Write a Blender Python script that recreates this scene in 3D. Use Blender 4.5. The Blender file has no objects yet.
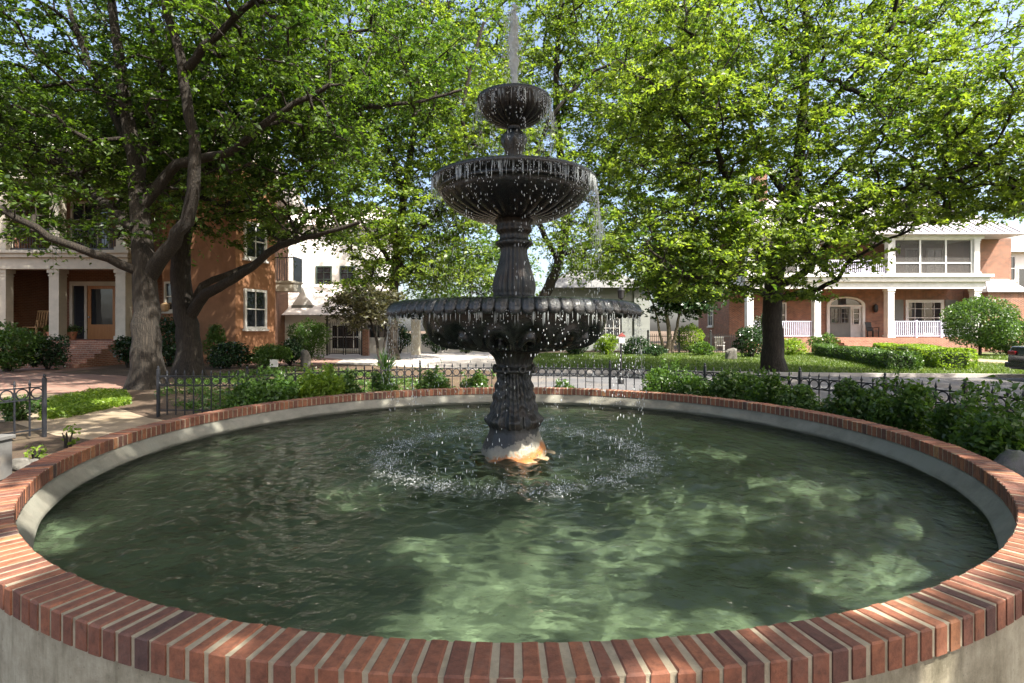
import bpy, math, random
import numpy as np
from mathutils import Vector, Matrix
random.seed(7)
S = bpy.context.scene
COL = S.collection
PI = math.pi
F = 532.0; EYE = 1.464; HY = 330.0
FX, FY = 0.02, 5.25          # axis of the fountain
R_IN, R_OUT = 3.60, 3.775    # brick coping
WZ = 0.245                   # water level

def P(px, py, Y):            # a point at distance Y
    return np.array([(px - 512.0) / F * Y, Y, EYE + (HY - py) / F * Y])
def G(px, py, z=0.0):        # a point on the ground
    Y = F * (EYE - z) / (py - HY)
    return np.array([(px - 512.0) / F * Y, Y, z])
def ring_pt(px, r):          # far point at radius r from the fountain axis along a bearing
    k = (px - 512.0) / F
    a = k * k + 1; b = -2 * (k * FX + FY); c = FX * FX + FY * FY - r * r
    Y = (-b + math.sqrt(max(b * b - 4 * a * c, 0))) / (2 * a)
    return np.array([k * Y, Y, 0.0])

# ------------------------------------------------------------------ materials
def mat(name):
    m = bpy.data.materials.new(name); m.use_nodes = True
    nt = m.node_tree; nt.nodes.clear()
    out = nt.nodes.new('ShaderNodeOutputMaterial')
    def N(t, **kw):
        n = nt.nodes.new('ShaderNode' + t)
        for k, v in kw.items():
            if k in n.inputs.keys(): n.inputs[k].default_value = v
            else: setattr(n, k, v)
        return n
    def L(a, b): nt.links.new(a, b)
    return m, nt, out, N, L
def c4(c): return (c[0], c[1], c[2], 1.0)
def ramp(N, stops, interp='LINEAR'):
    n = N('ValToRGB'); cr = n.color_ramp; cr.interpolation = interp
    while len(cr.elements) < len(stops): cr.elements.new(0.5)
    for e, (p, c) in zip(cr.elements, stops):
        e.position = p; e.color = c4(c) if len(c) == 3 else c
    return n
def noise_mat(name, c1, c2, scale=4.0, rough=0.8, bump=0.3, bscale=None, detail=6, c3=None, scale3=0.7,
              stretch=(1, 1, 1), metallic=0.0, dist=0.02, spec=0.4, coat=0.0):
    m, nt, out, N, L = mat(name)
    geo = N('NewGeometry'); mp = N('Mapping'); mp.inputs['Scale'].default_value = stretch
    L(geo.outputs['Position'], mp.inputs['Vector'])
    n1 = N('TexNoise', Scale=scale, Detail=detail, Roughness=0.65); L(mp.outputs[0], n1.inputs['Vector'])
    r = ramp(N, [(0.3, c1), (0.7, c2)]); L(n1.outputs['Fac'], r.inputs['Fac'])
    col = r.outputs['Color']
    if c3 is not None:
        n3 = N('TexNoise', Scale=scale3, Detail=5, Roughness=0.7); L(mp.outputs[0], n3.inputs['Vector'])
        r3 = ramp(N, [(0.48, (0, 0, 0)), (0.66, (1, 1, 1))]); L(n3.outputs['Fac'], r3.inputs['Fac'])
        mx = N('MixRGB'); L(r3.outputs[0], mx.inputs['Fac']); L(col, mx.inputs['Color1']); mx.inputs['Color2'].default_value = c4(c3)
        col = mx.outputs[0]
    b = N('BsdfPrincipled', Roughness=rough, Metallic=metallic); b.inputs['Specular IOR Level'].default_value = spec
    b.inputs['Coat Weight'].default_value = coat; b.inputs['Coat Roughness'].default_value = 0.08
    L(col, b.inputs['Base Color'])
    if bump:
        n2 = N('TexNoise', Scale=bscale or scale * 4, Detail=8, Roughness=0.7); L(mp.outputs[0], n2.inputs['Vector'])
        bp = N('Bump', Strength=bump, Distance=dist); L(n2.outputs['Fac'], bp.inputs['Height']); L(bp.outputs[0], b.inputs['Normal'])
    L(b.outputs[0], out.inputs['Surface'])
    return m
def brick_mat(name, c1, c2, mortar, bw=0.22, bh=0.075, flat=False, rough=0.85, offset=0.5, ms=0.012, stain=0.25):
    m, nt, out, N, L = mat(name)
    geo = N('NewGeometry'); sep = N('SeparateXYZ'); L(geo.outputs['Position'], sep.inputs[0])
    cmb = N('CombineXYZ')
    if flat:
        L(sep.outputs['X'], cmb.inputs['X']); L(sep.outputs['Y'], cmb.inputs['Y'])
    else:
        ad = N('Math', operation='ADD'); L(sep.outputs['X'], ad.inputs[0]); L(sep.outputs['Y'], ad.inputs[1])
        L(ad.outputs[0], cmb.inputs['X']); L(sep.outputs['Z'], cmb.inputs['Y'])
    bt = N('TexBrick', Scale=1.0); bt.offset = offset
    bt.inputs['Color1'].default_value = c4(c1); bt.inputs['Color2'].default_value = c4(c2); bt.inputs['Mortar'].default_value = c4(mortar)
    bt.inputs['Mortar Size'].default_value = ms; bt.inputs['Brick Width'].default_value = bw; bt.inputs['Row Height'].default_value = bh
    bt.inputs['Bias'].default_value = 0.1
    L(cmb.outputs[0], bt.inputs['Vector'])
    nz = N('TexNoise', Scale=1.3, Detail=6, Roughness=0.7); L(geo.outputs['Position'], nz.inputs['Vector'])
    hs = N('MixRGB', blend_type='MULTIPLY'); hs.inputs['Fac'].default_value = 1.0
    rr = ramp(N, [(0.3, (1 - stain,) * 3), (0.7, (1 + stain * 0.4,) * 3)]); L(nz.outputs['Fac'], rr.inputs['Fac'])
    L(bt.outputs['Color'], hs.inputs['Color1']); L(rr.outputs[0], hs.inputs['Color2'])
    b = N('BsdfPrincipled', Roughness=rough); L(hs.outputs[0], b.inputs['Base Color'])
    bp = N('Bump', Strength=0.4, Distance=0.01); bp.invert = True; L(bt.outputs['Fac'], bp.inputs['Height']); L(bp.outputs[0], b.inputs['Normal'])
    L(b.outputs[0], out.inputs['Surface'])
    return m
def leaf_mat(name, dark, light, trans=0.45, tcol=None, gloss=0.42):
    m, nt, out, N, L = mat(name)
    at = N('Attribute', attribute_name='tint')
    r = ramp(N, [(0.0, dark), (1.0, light)]); L(at.outputs['Fac'], r.inputs['Fac'])
    d = N('BsdfPrincipled', Roughness=gloss); d.inputs['Specular IOR Level'].default_value = 0.45
    L(r.outputs[0], d.inputs['Base Color'])
    t = N('BsdfTranslucent')
    mx = N('MixRGB', blend_type='MULTIPLY'); mx.inputs['Fac'].default_value = 1.0
    L(r.outputs[0], mx.inputs['Color1']); mx.inputs['Color2'].default_value = c4(tcol or (2.0, 2.0, 0.7)); L(mx.outputs[0], t.inputs['Color'])
    ms = N('MixShader'); ms.inputs[0].default_value = trans
    L(d.outputs[0], ms.inputs[1]); L(t.outputs[0], ms.inputs[2]); L(ms.outputs[0], out.inputs['Surface'])
    return m
def plain(name, c, rough=0.5, metallic=0.0, spec=0.5, var=0.12, coat=0.0):
    return noise_mat(name, tuple(x * (1 - var) for x in c), tuple(min(1, x * (1 + var)) for x in c), scale=3.0, rough=rough, bump=0.08,
                     bscale=30, metallic=metallic, spec=spec, coat=coat)
def glass_mat(name, c=(0.02, 0.025, 0.03), rough=0.04):
    m, nt, out, N, L = mat(name)
    geo = N('NewGeometry'); nz = N('TexNoise', Scale=0.9, Detail=2); L(geo.outputs['Position'], nz.inputs['Vector'])
    b = N('BsdfPrincipled', Roughness=rough); b.inputs['Base Color'].default_value = c4(c); b.inputs['Specular IOR Level'].default_value = 0.9
    bp = N('Bump', Strength=0.15, Distance=0.05); L(nz.outputs['Fac'], bp.inputs['Height']); L(bp.outputs[0], b.inputs['Normal'])
    L(b.outputs[0], out.inputs['Surface']); return m

M = {}
M['iron'] = noise_mat('wet_cast_iron', (0.004, 0.005, 0.005), (0.02, 0.023, 0.023), scale=9, rough=0.25, bump=0.9, bscale=40, c3=(0.022, 0.019, 0.014), scale3=3.0, spec=0.5, dist=0.012, coat=0.35)
M['iron_pedestal'] = noise_mat('weathered_iron', (0.009, 0.011, 0.0105), (0.05, 0.05, 0.045), scale=12, rough=0.34, bump=0.7, bscale=45, c3=(0.03, 0.02, 0.014), scale3=4.0, dist=0.012)
M['fence'] = noise_mat('fence_paint', (0.010, 0.011, 0.014), (0.024, 0.026, 0.031), scale=20, rough=0.36, bump=0.15, spec=0.45)
M['rail_iron'] = plain('black_rail_paint', (0.015, 0.015, 0.016), 0.4)
M['white'] = plain('white_trim_paint', (0.62, 0.61, 0.58), 0.55)
M['cream'] = plain('cream_trim_paint', (0.43, 0.395, 0.32), 0.6)
M['lilac'] = plain('pale_rail_paint', (0.5, 0.49, 0.6), 0.5)
M['glass'] = glass_mat('window_glass')
M['screen'] = noise_mat('insect_screen', (0.10, 0.095, 0.09), (0.13, 0.125, 0.12), scale=1.0, rough=0.7, bump=0)
M['brick_tan'] = brick_mat('brown_orange_brick', (0.19, 0.075, 0.036), (0.13, 0.05, 0.026), (0.2, 0.13, 0.085))
M['stucco'] = noise_mat('orange_brick_stucco', (0.20, 0.096, 0.047), (0.265, 0.13, 0.064), scale=2.5, rough=0.9, bump=0.3, bscale=60)
M['brick_red'] = brick_mat('red_brick', (0.30, 0.095, 0.045), (0.13, 0.04, 0.025), (0.34, 0.25, 0.18), stain=0.4)
M['brick_step'] = brick_mat('brick_steps', (0.32, 0.125, 0.07), (0.2, 0.075, 0.045), (0.32, 0.24, 0.18))
M['paving'] = brick_mat('brick_paving', (0.30, 0.15, 0.105), (0.22, 0.115, 0.085), (0.2, 0.16, 0.12), bw=0.2, bh=0.1, flat=True)
M['tan_path'] = noise_mat('tan_path', (0.22, 0.165, 0.11), (0.30, 0.24, 0.165), scale=3, rough=0.9, bump=0.4, bscale=50, c3=(0.2, 0.15, 0.09), scale3=1.2)
M['concrete'] = noise_mat('pale_concrete', (0.36, 0.33, 0.30), (0.48, 0.44, 0.40), scale=1.5, rough=0.85, bump=0.2, bscale=40)
M['asphalt'] = noise_mat('dappled_asphalt', (0.075, 0.075, 0.08), (0.125, 0.125, 0.13), scale=1.2, rough=0.85, bump=0.3, bscale=70, c3=(0.15, 0.13, 0.11), scale3=0.5)  # tan sun dapples are mixed into the grey colour
M['mulch'] = noise_mat('mulch_soil', (0.05, 0.032, 0.02), (0.15, 0.10, 0.065), scale=14, rough=0.95, bump=0.9, bscale=60, c3=(0.12, 0.09, 0.05), scale3=0.8, dist=0.05)
M['lawn'] = noise_mat('lawn_turf', (0.045, 0.08, 0.018), (0.085, 0.12, 0.028), scale=3, rough=0.95, bump=0.7, bscale=60, c3=(0.15, 0.15, 0.05), scale3=0.5, dist=0.05)
M['metal_roof'] = None
M['slate'] = noise_mat('grey_slate_roof', (0.11, 0.11, 0.11), (0.18, 0.18, 0.175), scale=4, rough=0.8, bump=0.3)
M['shingle'] = noise_mat('pale_shingle', (0.62, 0.56, 0.5), (0.72, 0.66, 0.6), scale=4, rough=0.8, bump=0.3, stretch=(1, 1, 5))
M['stucco_white'] = noise_mat('white_stucco', (0.72, 0.69, 0.64), (0.8, 0.77, 0.72), scale=2, rough=0.9, bump=0.2, bscale=50)
M['siding'] = noise_mat('grey_green_siding', (0.20, 0.215, 0.20), (0.25, 0.265, 0.245), scale=1.2, rough=0.75, bump=0.5, bscale=6, stretch=(0.05, 0.05, 3))
M['wood'] = noise_mat('varnished_wood', (0.28, 0.12, 0.04), (0.40, 0.19, 0.07), scale=3, rough=0.4, bump=0.1, stretch=(6, 6, 0.6))
M['wicker'] = noise_mat('tan_wicker', (0.32, 0.2, 0.1), (0.45, 0.3, 0.16), scale=30, rough=0.8, bump=0.5)
M['shutter'] = plain('grey_shutter_paint', (0.16, 0.165, 0.15), 0.6)
M['shutter_green'] = plain('dark_green_shutter', (0.05, 0.075, 0.06), 0.6)
M['shutter_blue'] = plain('blue_grey_shutter', (0.25, 0.33, 0.42), 0.6)
M['box'] = noise_mat('galvanised_box', (0.12, 0.118, 0.112), (0.17, 0.167, 0.16), scale=5, rough=0.5, bump=0.12, bscale=50, c3=(0.22, 0.19, 0.15), scale3=2.0)
M['rock'] = noise_mat('grey_rock', (0.07, 0.067, 0.058), (0.17, 0.16, 0.14), scale=6, rough=0.9, bump=0.8, bscale=25, dist=0.03)
M['rock_dark'] = noise_mat('dark_wet_rock', (0.02, 0.021, 0.022), (0.06, 0.062, 0.066), scale=6, rough=0.45, bump=0.7, bscale=20, c3=(0.04, 0.06, 0.02), scale3=4, dist=0.03)
M['car'] = plain('navy_car_paint', (0.008, 0.009, 0.014), 0.25, spec=0.6, coat=1.0)
M['rubber'] = plain('tyre_rubber', (0.015, 0.015, 0.015), 0.85)
M['alloy'] = plain('alloy_metal', (0.45, 0.45, 0.46), 0.3, metallic=0.9)
M['red_lens'] = plain('red_lens', (0.16, 0.006, 0.008), 0.15, spec=0.7)
M['red'] = plain('faded_red_paint', (0.25, 0.05, 0.04), 0.6)
M['lantern_glass'] = plain('frosted_lantern_glass', (0.65, 0.6, 0.5), 0.3)
M['terracotta'] = plain('terracotta', (0.4, 0.17, 0.09), 0.8)
M['flower'] = leaf_mat('orange_yellow_petals', (0.65, 0.22, 0.04), (0.75, 0.55, 0.06), 0.3, (1.0, 1.0, 0.8))

def make_bark(name, c1, c2, c3):
    m, nt, out, N, L = mat(name)
    geo = N('NewGeometry'); mp = N('Mapping'); mp.inputs['Scale'].default_value = (1, 1, 0.13); L(geo.outputs['Position'], mp.inputs[0])
    v = N('TexVoronoi', Scale=30.0); v.feature = 'DISTANCE_TO_EDGE'
    nz = N('TexNoise', Scale=7.0, Detail=8, Roughness=0.7); L(mp.outputs[0], nz.inputs['Vector'])
    ad = N('MixRGB'); ad.inputs['Fac'].default_value = 0.12; L(mp.outputs[0], ad.inputs['Color1']); L(nz.outputs['Color'], ad.inputs['Color2']); L(ad.outputs[0], v.inputs['Vector'])
    r = ramp(N, [(0.0, c1), (0.12, c2), (0.5, c3)]); L(v.outputs['Distance'], r.inputs['Fac'])
    mx = N('MixRGB', blend_type='MULTIPLY'); mx.inputs['Fac'].default_value = 0.8
    rr = ramp(N, [(0.3, (0.55, 0.55, 0.5)), (0.7, (1.25, 1.2, 1.15))]); L(nz.outputs['Fac'], rr.inputs['Fac']); L(r.outputs[0], mx.inputs['Color1']); L(rr.outputs[0], mx.inputs['Color2'])
    b = N('BsdfPrincipled', Roughness=0.95); L(mx.outputs[0], b.inputs['Base Color'])
    ma = N('Math', operation='ADD'); L(v.outputs['Distance'], ma.inputs[0]); L(nz.outputs['Fac'], ma.inputs[1])
    bp = N('Bump', Strength=1.0, Distance=0.05); L(ma.outputs[0], bp.inputs['Height']); L(bp.outputs[0], b.inputs['Normal'])
    L(b.outputs[0], out.inputs['Surface']); return m
M['bark'] = make_bark('oak_bark', (0.014, 0.011, 0.008), (0.033, 0.026, 0.019), (0.054, 0.043, 0.032))
M['bark_pale'] = make_bark('pale_bark', (0.1, 0.08, 0.06), (0.22, 0.18, 0.14), (0.34, 0.29, 0.23))

M['leaf_oak'] = leaf_mat('oak_leaves', (0.022, 0.054, 0.010), (0.095, 0.155, 0.026), 0.5)
M['leaf_bright'] = leaf_mat('sunlit_tone_oak_leaves', (0.042, 0.088, 0.016), (0.185, 0.25, 0.045), 0.5)  # lighter copy of the oak leaves, sunlight put into its colour
M['leaf_dark'] = leaf_mat('dark_glossy_leaves', (0.014, 0.035, 0.014), (0.035, 0.07, 0.028), 0.2, gloss=0.25)
M['leaf_shrub'] = leaf_mat('shrub_leaves', (0.03, 0.07, 0.016), (0.085, 0.155, 0.03), 0.35, gloss=0.35)
M['leaf_lime'] = leaf_mat('lime_leaves', (0.09, 0.16, 0.02), (0.2, 0.28, 0.04), 0.45)
M['leaf_hedge'] = leaf_mat('hedge_leaves', (0.03, 0.07, 0.018), (0.085, 0.15, 0.04), 0.35)
M['leaf_grey'] = leaf_mat('bronze_leaves', (0.04, 0.045, 0.025), (0.09, 0.085, 0.04), 0.3)
M['grass'] = leaf_mat('grass_blades', (0.045, 0.085, 0.014), (0.11, 0.16, 0.03), 0.35)

def coping_mats():
    m, nt, out, N, L = mat('coping_brick')
    at = N('Attribute', attribute_name='tint'); geo = N('NewGeometry')
    r = ramp(N, [(0.0, (0.07, 0.038, 0.033)), (0.25, (0.135, 0.055, 0.036)), (0.6, (0.22, 0.082, 0.043)), (0.85, (0.29, 0.115, 0.055)), (1.0, (0.34, 0.17, 0.075))])
    L(at.outputs['Fac'], r.inputs['Fac'])
    nz = N('TexNoise', Scale=26.0, Detail=8, Roughness=0.75); L(geo.outputs['Position'], nz.inputs['Vector'])
    rr = ramp(N, [(0.28, (0.45, 0.45, 0.45)), (0.5, (1, 1, 1)), (0.75, (1.5, 1.42, 1.35))]); L(nz.outputs['Fac'], rr.inputs['Fac'])
    mx = N('MixRGB', blend_type='MULTIPLY'); mx.inputs['Fac'].default_value = 1; L(r.outputs[0], mx.inputs['Color1']); L(rr.outputs[0], mx.inputs['Color2'])
    n3 = N('TexNoise', Scale=5.0, Detail=8, Roughness=0.8); L(geo.outputs['Position'], n3.inputs['Vector'])
    r3 = ramp(N, [(0.52, (0, 0, 0)), (0.75, (0.35, 0.35, 0.35))]); L(n3.outputs['Fac'], r3.inputs['Fac'])
    m2 = N('MixRGB'); L(r3.outputs[0], m2.inputs['Fac']); L(mx.outputs[0], m2.inputs['Color1']); m2.inputs['Color2'].default_value = (0.2, 0.15, 0.12, 1)
    b = N('BsdfPrincipled', Roughness=0.75); L(m2.outputs[0], b.inputs['Base Color'])
    nb = N('TexNoise', Scale=70.0, Detail=8, Roughness=0.8); L(geo.outputs['Position'], nb.inputs['Vector'])
    bp = N('Bump', Strength=0.55, Distance=0.006); L(nb.outputs['Fac'], bp.inputs['Height']); L(bp.outputs[0], b.inputs['Normal'])
    L(b.outputs[0], out.inputs['Surface']); M['coping'] = m
    M['mortar'] = noise_mat('mortar', (0.29, 0.245, 0.17), (0.41, 0.35, 0.245), scale=20, rough=0.95, bump=0.6, bscale=120, c3=(0.22, 0.185, 0.125), scale3=4.0, dist=0.006)
    # stained cast concrete of the pool wall
    m, nt, out, N, L = mat('stained_concrete')
    geo = N('NewGeometry')
    mp = N('Mapping'); mp.inputs['Scale'].default_value = (1, 1, 0.18); L(geo.outputs['Position'], mp.inputs[0])
    n1 = N('TexNoise', Scale=9.0, Detail=8, Roughness=0.75); L(mp.outputs[0], n1.inputs['Vector'])
    n2 = N('TexNoise', Scale=3.0, Detail=9, Roughness=0.75); L(geo.outputs['Position'], n2.inputs['Vector'])
    r1 = ramp(N, [(0.3, (0.20, 0.18, 0.12)), (0.5, (0.36, 0.325, 0.24)), (0.75, (0.46, 0.42, 0.32))]); L(n1.outputs['Fac'], r1.inputs['Fac'])
    r2 = ramp(N, [(0.32, (0.42, 0.40, 0.33)), (0.5, (0.85, 0.83, 0.78)), (0.65, (1.15, 1.15, 1.12))]); L(n2.outputs['Fac'], r2.inputs['Fac'])
    mx = N('MixRGB', blend_type='MULTIPLY'); mx.inputs['Fac'].default_value = 1; L(r1.outputs[0], mx.inputs['Color1']); L(r2.outputs[0], mx.inputs['Color2'])
    v = N('TexVoronoi', Scale=28.0); L(geo.outputs['Position'], v.inputs['Vector'])
    rv = ramp(N, [(0.05, (0.25, 0.25, 0.25)), (0.13, (1, 1, 1))]); L(v.outputs['Distance'], rv.inputs['Fac'])
    m2 = N('MixRGB', blend_type='MULTIPLY'); m2.inputs['Fac'].default_value = 0.5; L(mx.outputs[0], m2.inputs['Color1']); L(rv.outputs[0], m2.inputs['Color2'])
    b = N('BsdfPrincipled', Roughness=0.85); L(m2.outputs[0], b.inputs['Base Color'])
    nb = N('TexNoise', Scale=40.0, Detail=8, Roughness=0.8); L(geo.outputs['Position'], nb.inputs['Vector'])
    bp = N('Bump', Strength=0.5, Distance=0.01); L(nb.outputs['Fac'], bp.inputs['Height']); L(bp.outputs[0], b.inputs['Normal'])
    L(b.outputs[0], out.inputs['Surface']); M['pool_concrete'] = m
    M['lip'] = noise_mat('pool_lip_concrete', (0.16, 0.152, 0.12), (0.26, 0.247, 0.2), scale=5, rough=0.8, bump=0.3, bscale=40, c3=(0.22, 0.22, 0.18), scale3=1.5)
    M['pool_floor'] = noise_mat('algae_pool_floor', (0.40, 0.385, 0.28), (0.60, 0.57, 0.44), scale=1.6, rough=0.9, bump=0.2, bscale=12, c3=(0.24, 0.235, 0.17), scale3=0.9)
    # rusty, flaking fountain base
    m, nt, out, N, L = mat('rusty_flaked_base')
    geo = N('NewGeometry'); sep = N('SeparateXYZ'); L(geo.outputs['Position'], sep.inputs[0])
    nz = N('TexNoise', Scale=8.0, Detail=10, Roughness=0.75); L(geo.outputs['Position'], nz.inputs['Vector'])
    sx = N('Math', operation='MULTIPLY_ADD'); L(sep.outputs['X'], sx.inputs[0]); sx.inputs[1].default_value = -0.28; L(sep.outputs['Z'], sx.inputs[2])
    a = N('Math', operation='MULTIPLY_ADD'); L(nz.outputs['Fac'], a.inputs[0]); a.inputs[1].default_value = 0.34; L(sx.outputs[0], a.inputs[2])
    mr = N('MapRange'); mr.inputs['From Min'].default_value = 0.33; mr.inputs['From Max'].default_value = 0.74; L(a.outputs[0], mr.inputs['Value'])
    r = ramp(N, [(0.0, (0.34, 0.27, 0.17)), (0.10, (0.38, 0.16, 0.045)), (0.26, (0.32, 0.12, 0.035)), (0.34, (0.24, 0.215, 0.16)), (0.56, (0.15, 0.14, 0.11)), (0.585, (0.022, 0.022, 0.02)), (1, (0.016, 0.017, 0.016))])
    L(mr.outputs[0], r.inputs['Fac'])
    b = N('BsdfPrincipled', Roughness=0.5); L(r.outputs[0], b.inputs['Base Color'])
    nb = N('TexNoise', Scale=35.0, Detail=8); L(geo.outputs['Position'], nb.inputs['Vector'])
    bp = N('Bump', Strength=0.5, Distance=0.015); L(nb.outputs['Fac'], bp.inputs['Height']); L(bp.outputs[0], b.inputs['Normal'])
    L(b.outputs[0], out.inputs['Surface']); M['rust_base'] = m
    # water of the pool: reflects by Fresnel, lets light through to the floor, a little murky
    m, nt, out, N, L = mat('pool_water')
    geo = N('NewGeometry')
    n1 = N('TexNoise', Scale=13.0, Detail=5, Roughness=0.6); L(geo.outputs['Position'], n1.inputs['Vector'])
    bp = N('Bump', Strength=0.45, Distance=0.02); L(n1.outputs['Fac'], bp.inputs['Height'])
    fr = N('Fresnel', IOR=1.33); L(bp.outputs[0], fr.inputs['Normal'])
    gl = N('BsdfGlossy', Roughness=0.02); L(bp.outputs[0], gl.inputs['Normal'])
    tr = N('BsdfRefraction', Roughness=0.0, IOR=1.33); tr.inputs['Color'].default_value = (0.485, 0.595, 0.51, 1); L(bp.outputs[0], tr.inputs['Normal'])
    n5 = N('TexNoise', Scale=11.0, Detail=3, Roughness=0.5); L(geo.outputs['Position'], n5.inputs['Vector']); bq = N('Bump', Strength=0.8, Distance=0.04); L(n5.outputs['Fac'], bq.inputs['Height']); L(bp.outputs[0], bq.inputs['Normal'])
    L(bq.outputs[0], fr.inputs['Normal']); L(bq.outputs[0], gl.inputs['Normal'])
    df = N('BsdfDiffuse'); df.inputs['Color'].default_value = (0.028, 0.042, 0.036, 1)
    mk = N('MixShader'); mk.inputs[0].default_value = 0.09; L(tr.outputs[0], mk.inputs[1]); L(df.outputs[0], mk.inputs[2])
    ms = N('MixShader'); L(fr.outputs[0], ms.inputs[0]); L(mk.outputs[0], ms.inputs[1]); L(gl.outputs[0], ms.inputs[2])
    # foam where the falling water lands
    cen = N('VectorMath', operation='SUBTRACT'); L(geo.outputs['Position'], cen.inputs[0]); cen.inputs[1].default_value = (FX, FY, WZ)
    ln = N('VectorMath', operation='LENGTH'); L(cen.outputs[0], ln.inputs[0])
    rg = ramp(N, [(0.0, (0, 0, 0)), (0.335, (0, 0, 0)), (0.40, (1, 1, 1)), (0.47, (0, 0, 0)), (1.0, (0, 0, 0))])
    dv = N('Math', operation='DIVIDE'); L(ln.outputs['Value'], dv.inputs[0]); dv.inputs[1].default_value = 3.1; L(dv.outputs[0], rg.inputs['Fac'])
    n4 = N('TexNoise', Scale=26.0, Detail=6, Roughness=0.75); L(geo.outputs['Position'], n4.inputs['Vector'])
    r4 = ramp(N, [(0.53, (0, 0, 0)), (0.68, (1, 1, 1))]); L(n4.outputs['Fac'], r4.inputs['Fac'])
    mm = N('Math', operation='MULTIPLY'); L(rg.outputs[0], mm.inputs[0]); L(r4.outputs[0], mm.inputs[1])
    m3 = N('Math', operation='MULTIPLY'); L(mm.outputs[0], m3.inputs[0]); m3.inputs[1].default_value = 0.85
    fo = N('BsdfDiffuse'); fo.inputs['Color'].default_value = (0.8, 0.82, 0.8, 1)
    mf = N('MixShader'); L(m3.outputs[0], mf.inputs[0]); L(ms.outputs[0], mf.inputs[1]); L(fo.outputs[0], mf.inputs[2])
    L(mf.outputs[0], out.inputs['Surface']); M['water'] = m
    # drops and jets
    m, nt, out, N, L = mat('falling_water')
    g = N('BsdfGlass', Roughness=0.0, IOR=1.33)
    d = N('BsdfTranslucent'); d.inputs['Color'].default_value = (0.9, 0.93, 0.93, 1)
    e = N('BsdfDiffuse'); e.inputs['Color'].default_value = (0.9, 0.92, 0.92, 1)
    m1 = N('MixShader'); m1.inputs[0].default_value = 0.5; L(d.outputs[0], m1.inputs[1]); L(e.outputs[0], m1.inputs[2])
    m2 = N('MixShader'); m2.inputs[0].default_value = 0.7; L(g.outputs[0], m2.inputs[1]); L(m1.outputs[0], m2.inputs[2])
    L(m2.outputs[0], out.inputs['Surface']); M['drops'] = m
    m, nt, out, N, L = mat('water_thread')
    t = N('BsdfTransparent'); g = N('BsdfGlossy', Roughness=0.1)
    m1 = N('MixShader'); m1.inputs[0].default_value = 0.5
    d = N('BsdfTranslucent'); d.inputs['Color'].default_value = (0.85, 0.9, 0.88, 1); e = N('BsdfDiffuse'); e.inputs['Color'].default_value = (0.85, 0.9, 0.88, 1)
    L(d.outputs[0], m1.inputs[1]); L(e.outputs[0], m1.inputs[2])
    m0 = N('MixShader'); m0.inputs[0].default_value = 0.2; L(m1.outputs[0], m0.inputs[1]); L(g.outputs[0], m0.inputs[2])
    m2 = N('MixShader'); m2.inputs[0].default_value = 0.4; L(t.outputs[0], m2.inputs[1]); L(m0.outputs[0], m2.inputs[2])
    L(m2.outputs[0], out.inputs['Surface']); M['thread'] = m
    # standing-seam metal roof
    m, nt, out, N, L = mat('pale_metal_roof')
    geo = N('NewGeometry'); nz = N('TexNoise', Scale=1.0, Detail=5); L(geo.outputs['Position'], nz.inputs['Vector'])
    r = ramp(N, [(0.3, (0.36, 0.335, 0.345)), (0.7, (0.44, 0.41, 0.42))]); L(nz.outputs['Fac'], r.inputs['Fac'])
    b = N('BsdfPrincipled', Roughness=0.45); L(r.outputs[0], b.inputs['Base Color']); L(b.outputs[0], out.inputs['Surface']); M['metal_roof'] = m
coping_mats()

# ------------------------------------------------------------------ object helpers
def origin(o):
    v = Vector((0, 0, 0))
    while o is not None: v = v + o.location; o = o.parent
    return np.array(v)
def tag(o, label=None, cat=None, group=None, kind=None):
    if label: o['label'] = label
    if cat: o['category'] = cat
    if group: o['group'] = group
    if kind: o['kind'] = kind
    return o
def thing(name, label, cat, loc=(0, 0, 0), group=None):
    o = bpy.data.objects.new(name, None); COL.objects.link(o); o.location = Vector([float(x) for x in loc]); o.empty_display_size = 0.1
    return tag(o, label, cat, group)
def link_mesh(me, name, mt, parent):
    o = bpy.data.objects.new(name, me); COL.objects.link(o)
    if mt is not None: me.materials.append(mt)
    if parent is not None: o.parent = parent
    return o
def np_mesh(name, V, Q, mt, parent=None, smooth=False, tint=None):
    V = np.asarray(V, dtype=np.float64); Q = np.asarray(Q, dtype=np.int32)
    if parent is not None: V = V - origin(parent)
    me = bpy.data.meshes.new(name); k = Q.shape[1]
    me.vertices.add(len(V)); me.vertices.foreach_set('co', V.astype(np.float32).ravel())
    me.loops.add(Q.size); me.loops.foreach_set('vertex_index', Q.ravel())
    me.polygons.add(len(Q)); me.polygons.foreach_set('loop_start', np.arange(0, Q.size, k, dtype=np.int32))
    if smooth: me.polygons.foreach_set('use_smooth', np.ones(len(Q), dtype=bool))
    if tint is not None:
        a = me.attributes.new('tint', 'FLOAT', 'FACE'); a.data.foreach_set('value', np.asarray(tint, dtype=np.float32))
    me.update(calc_edges=True); me.validate()
    return link_mesh(me, name, mt, parent)
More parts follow.
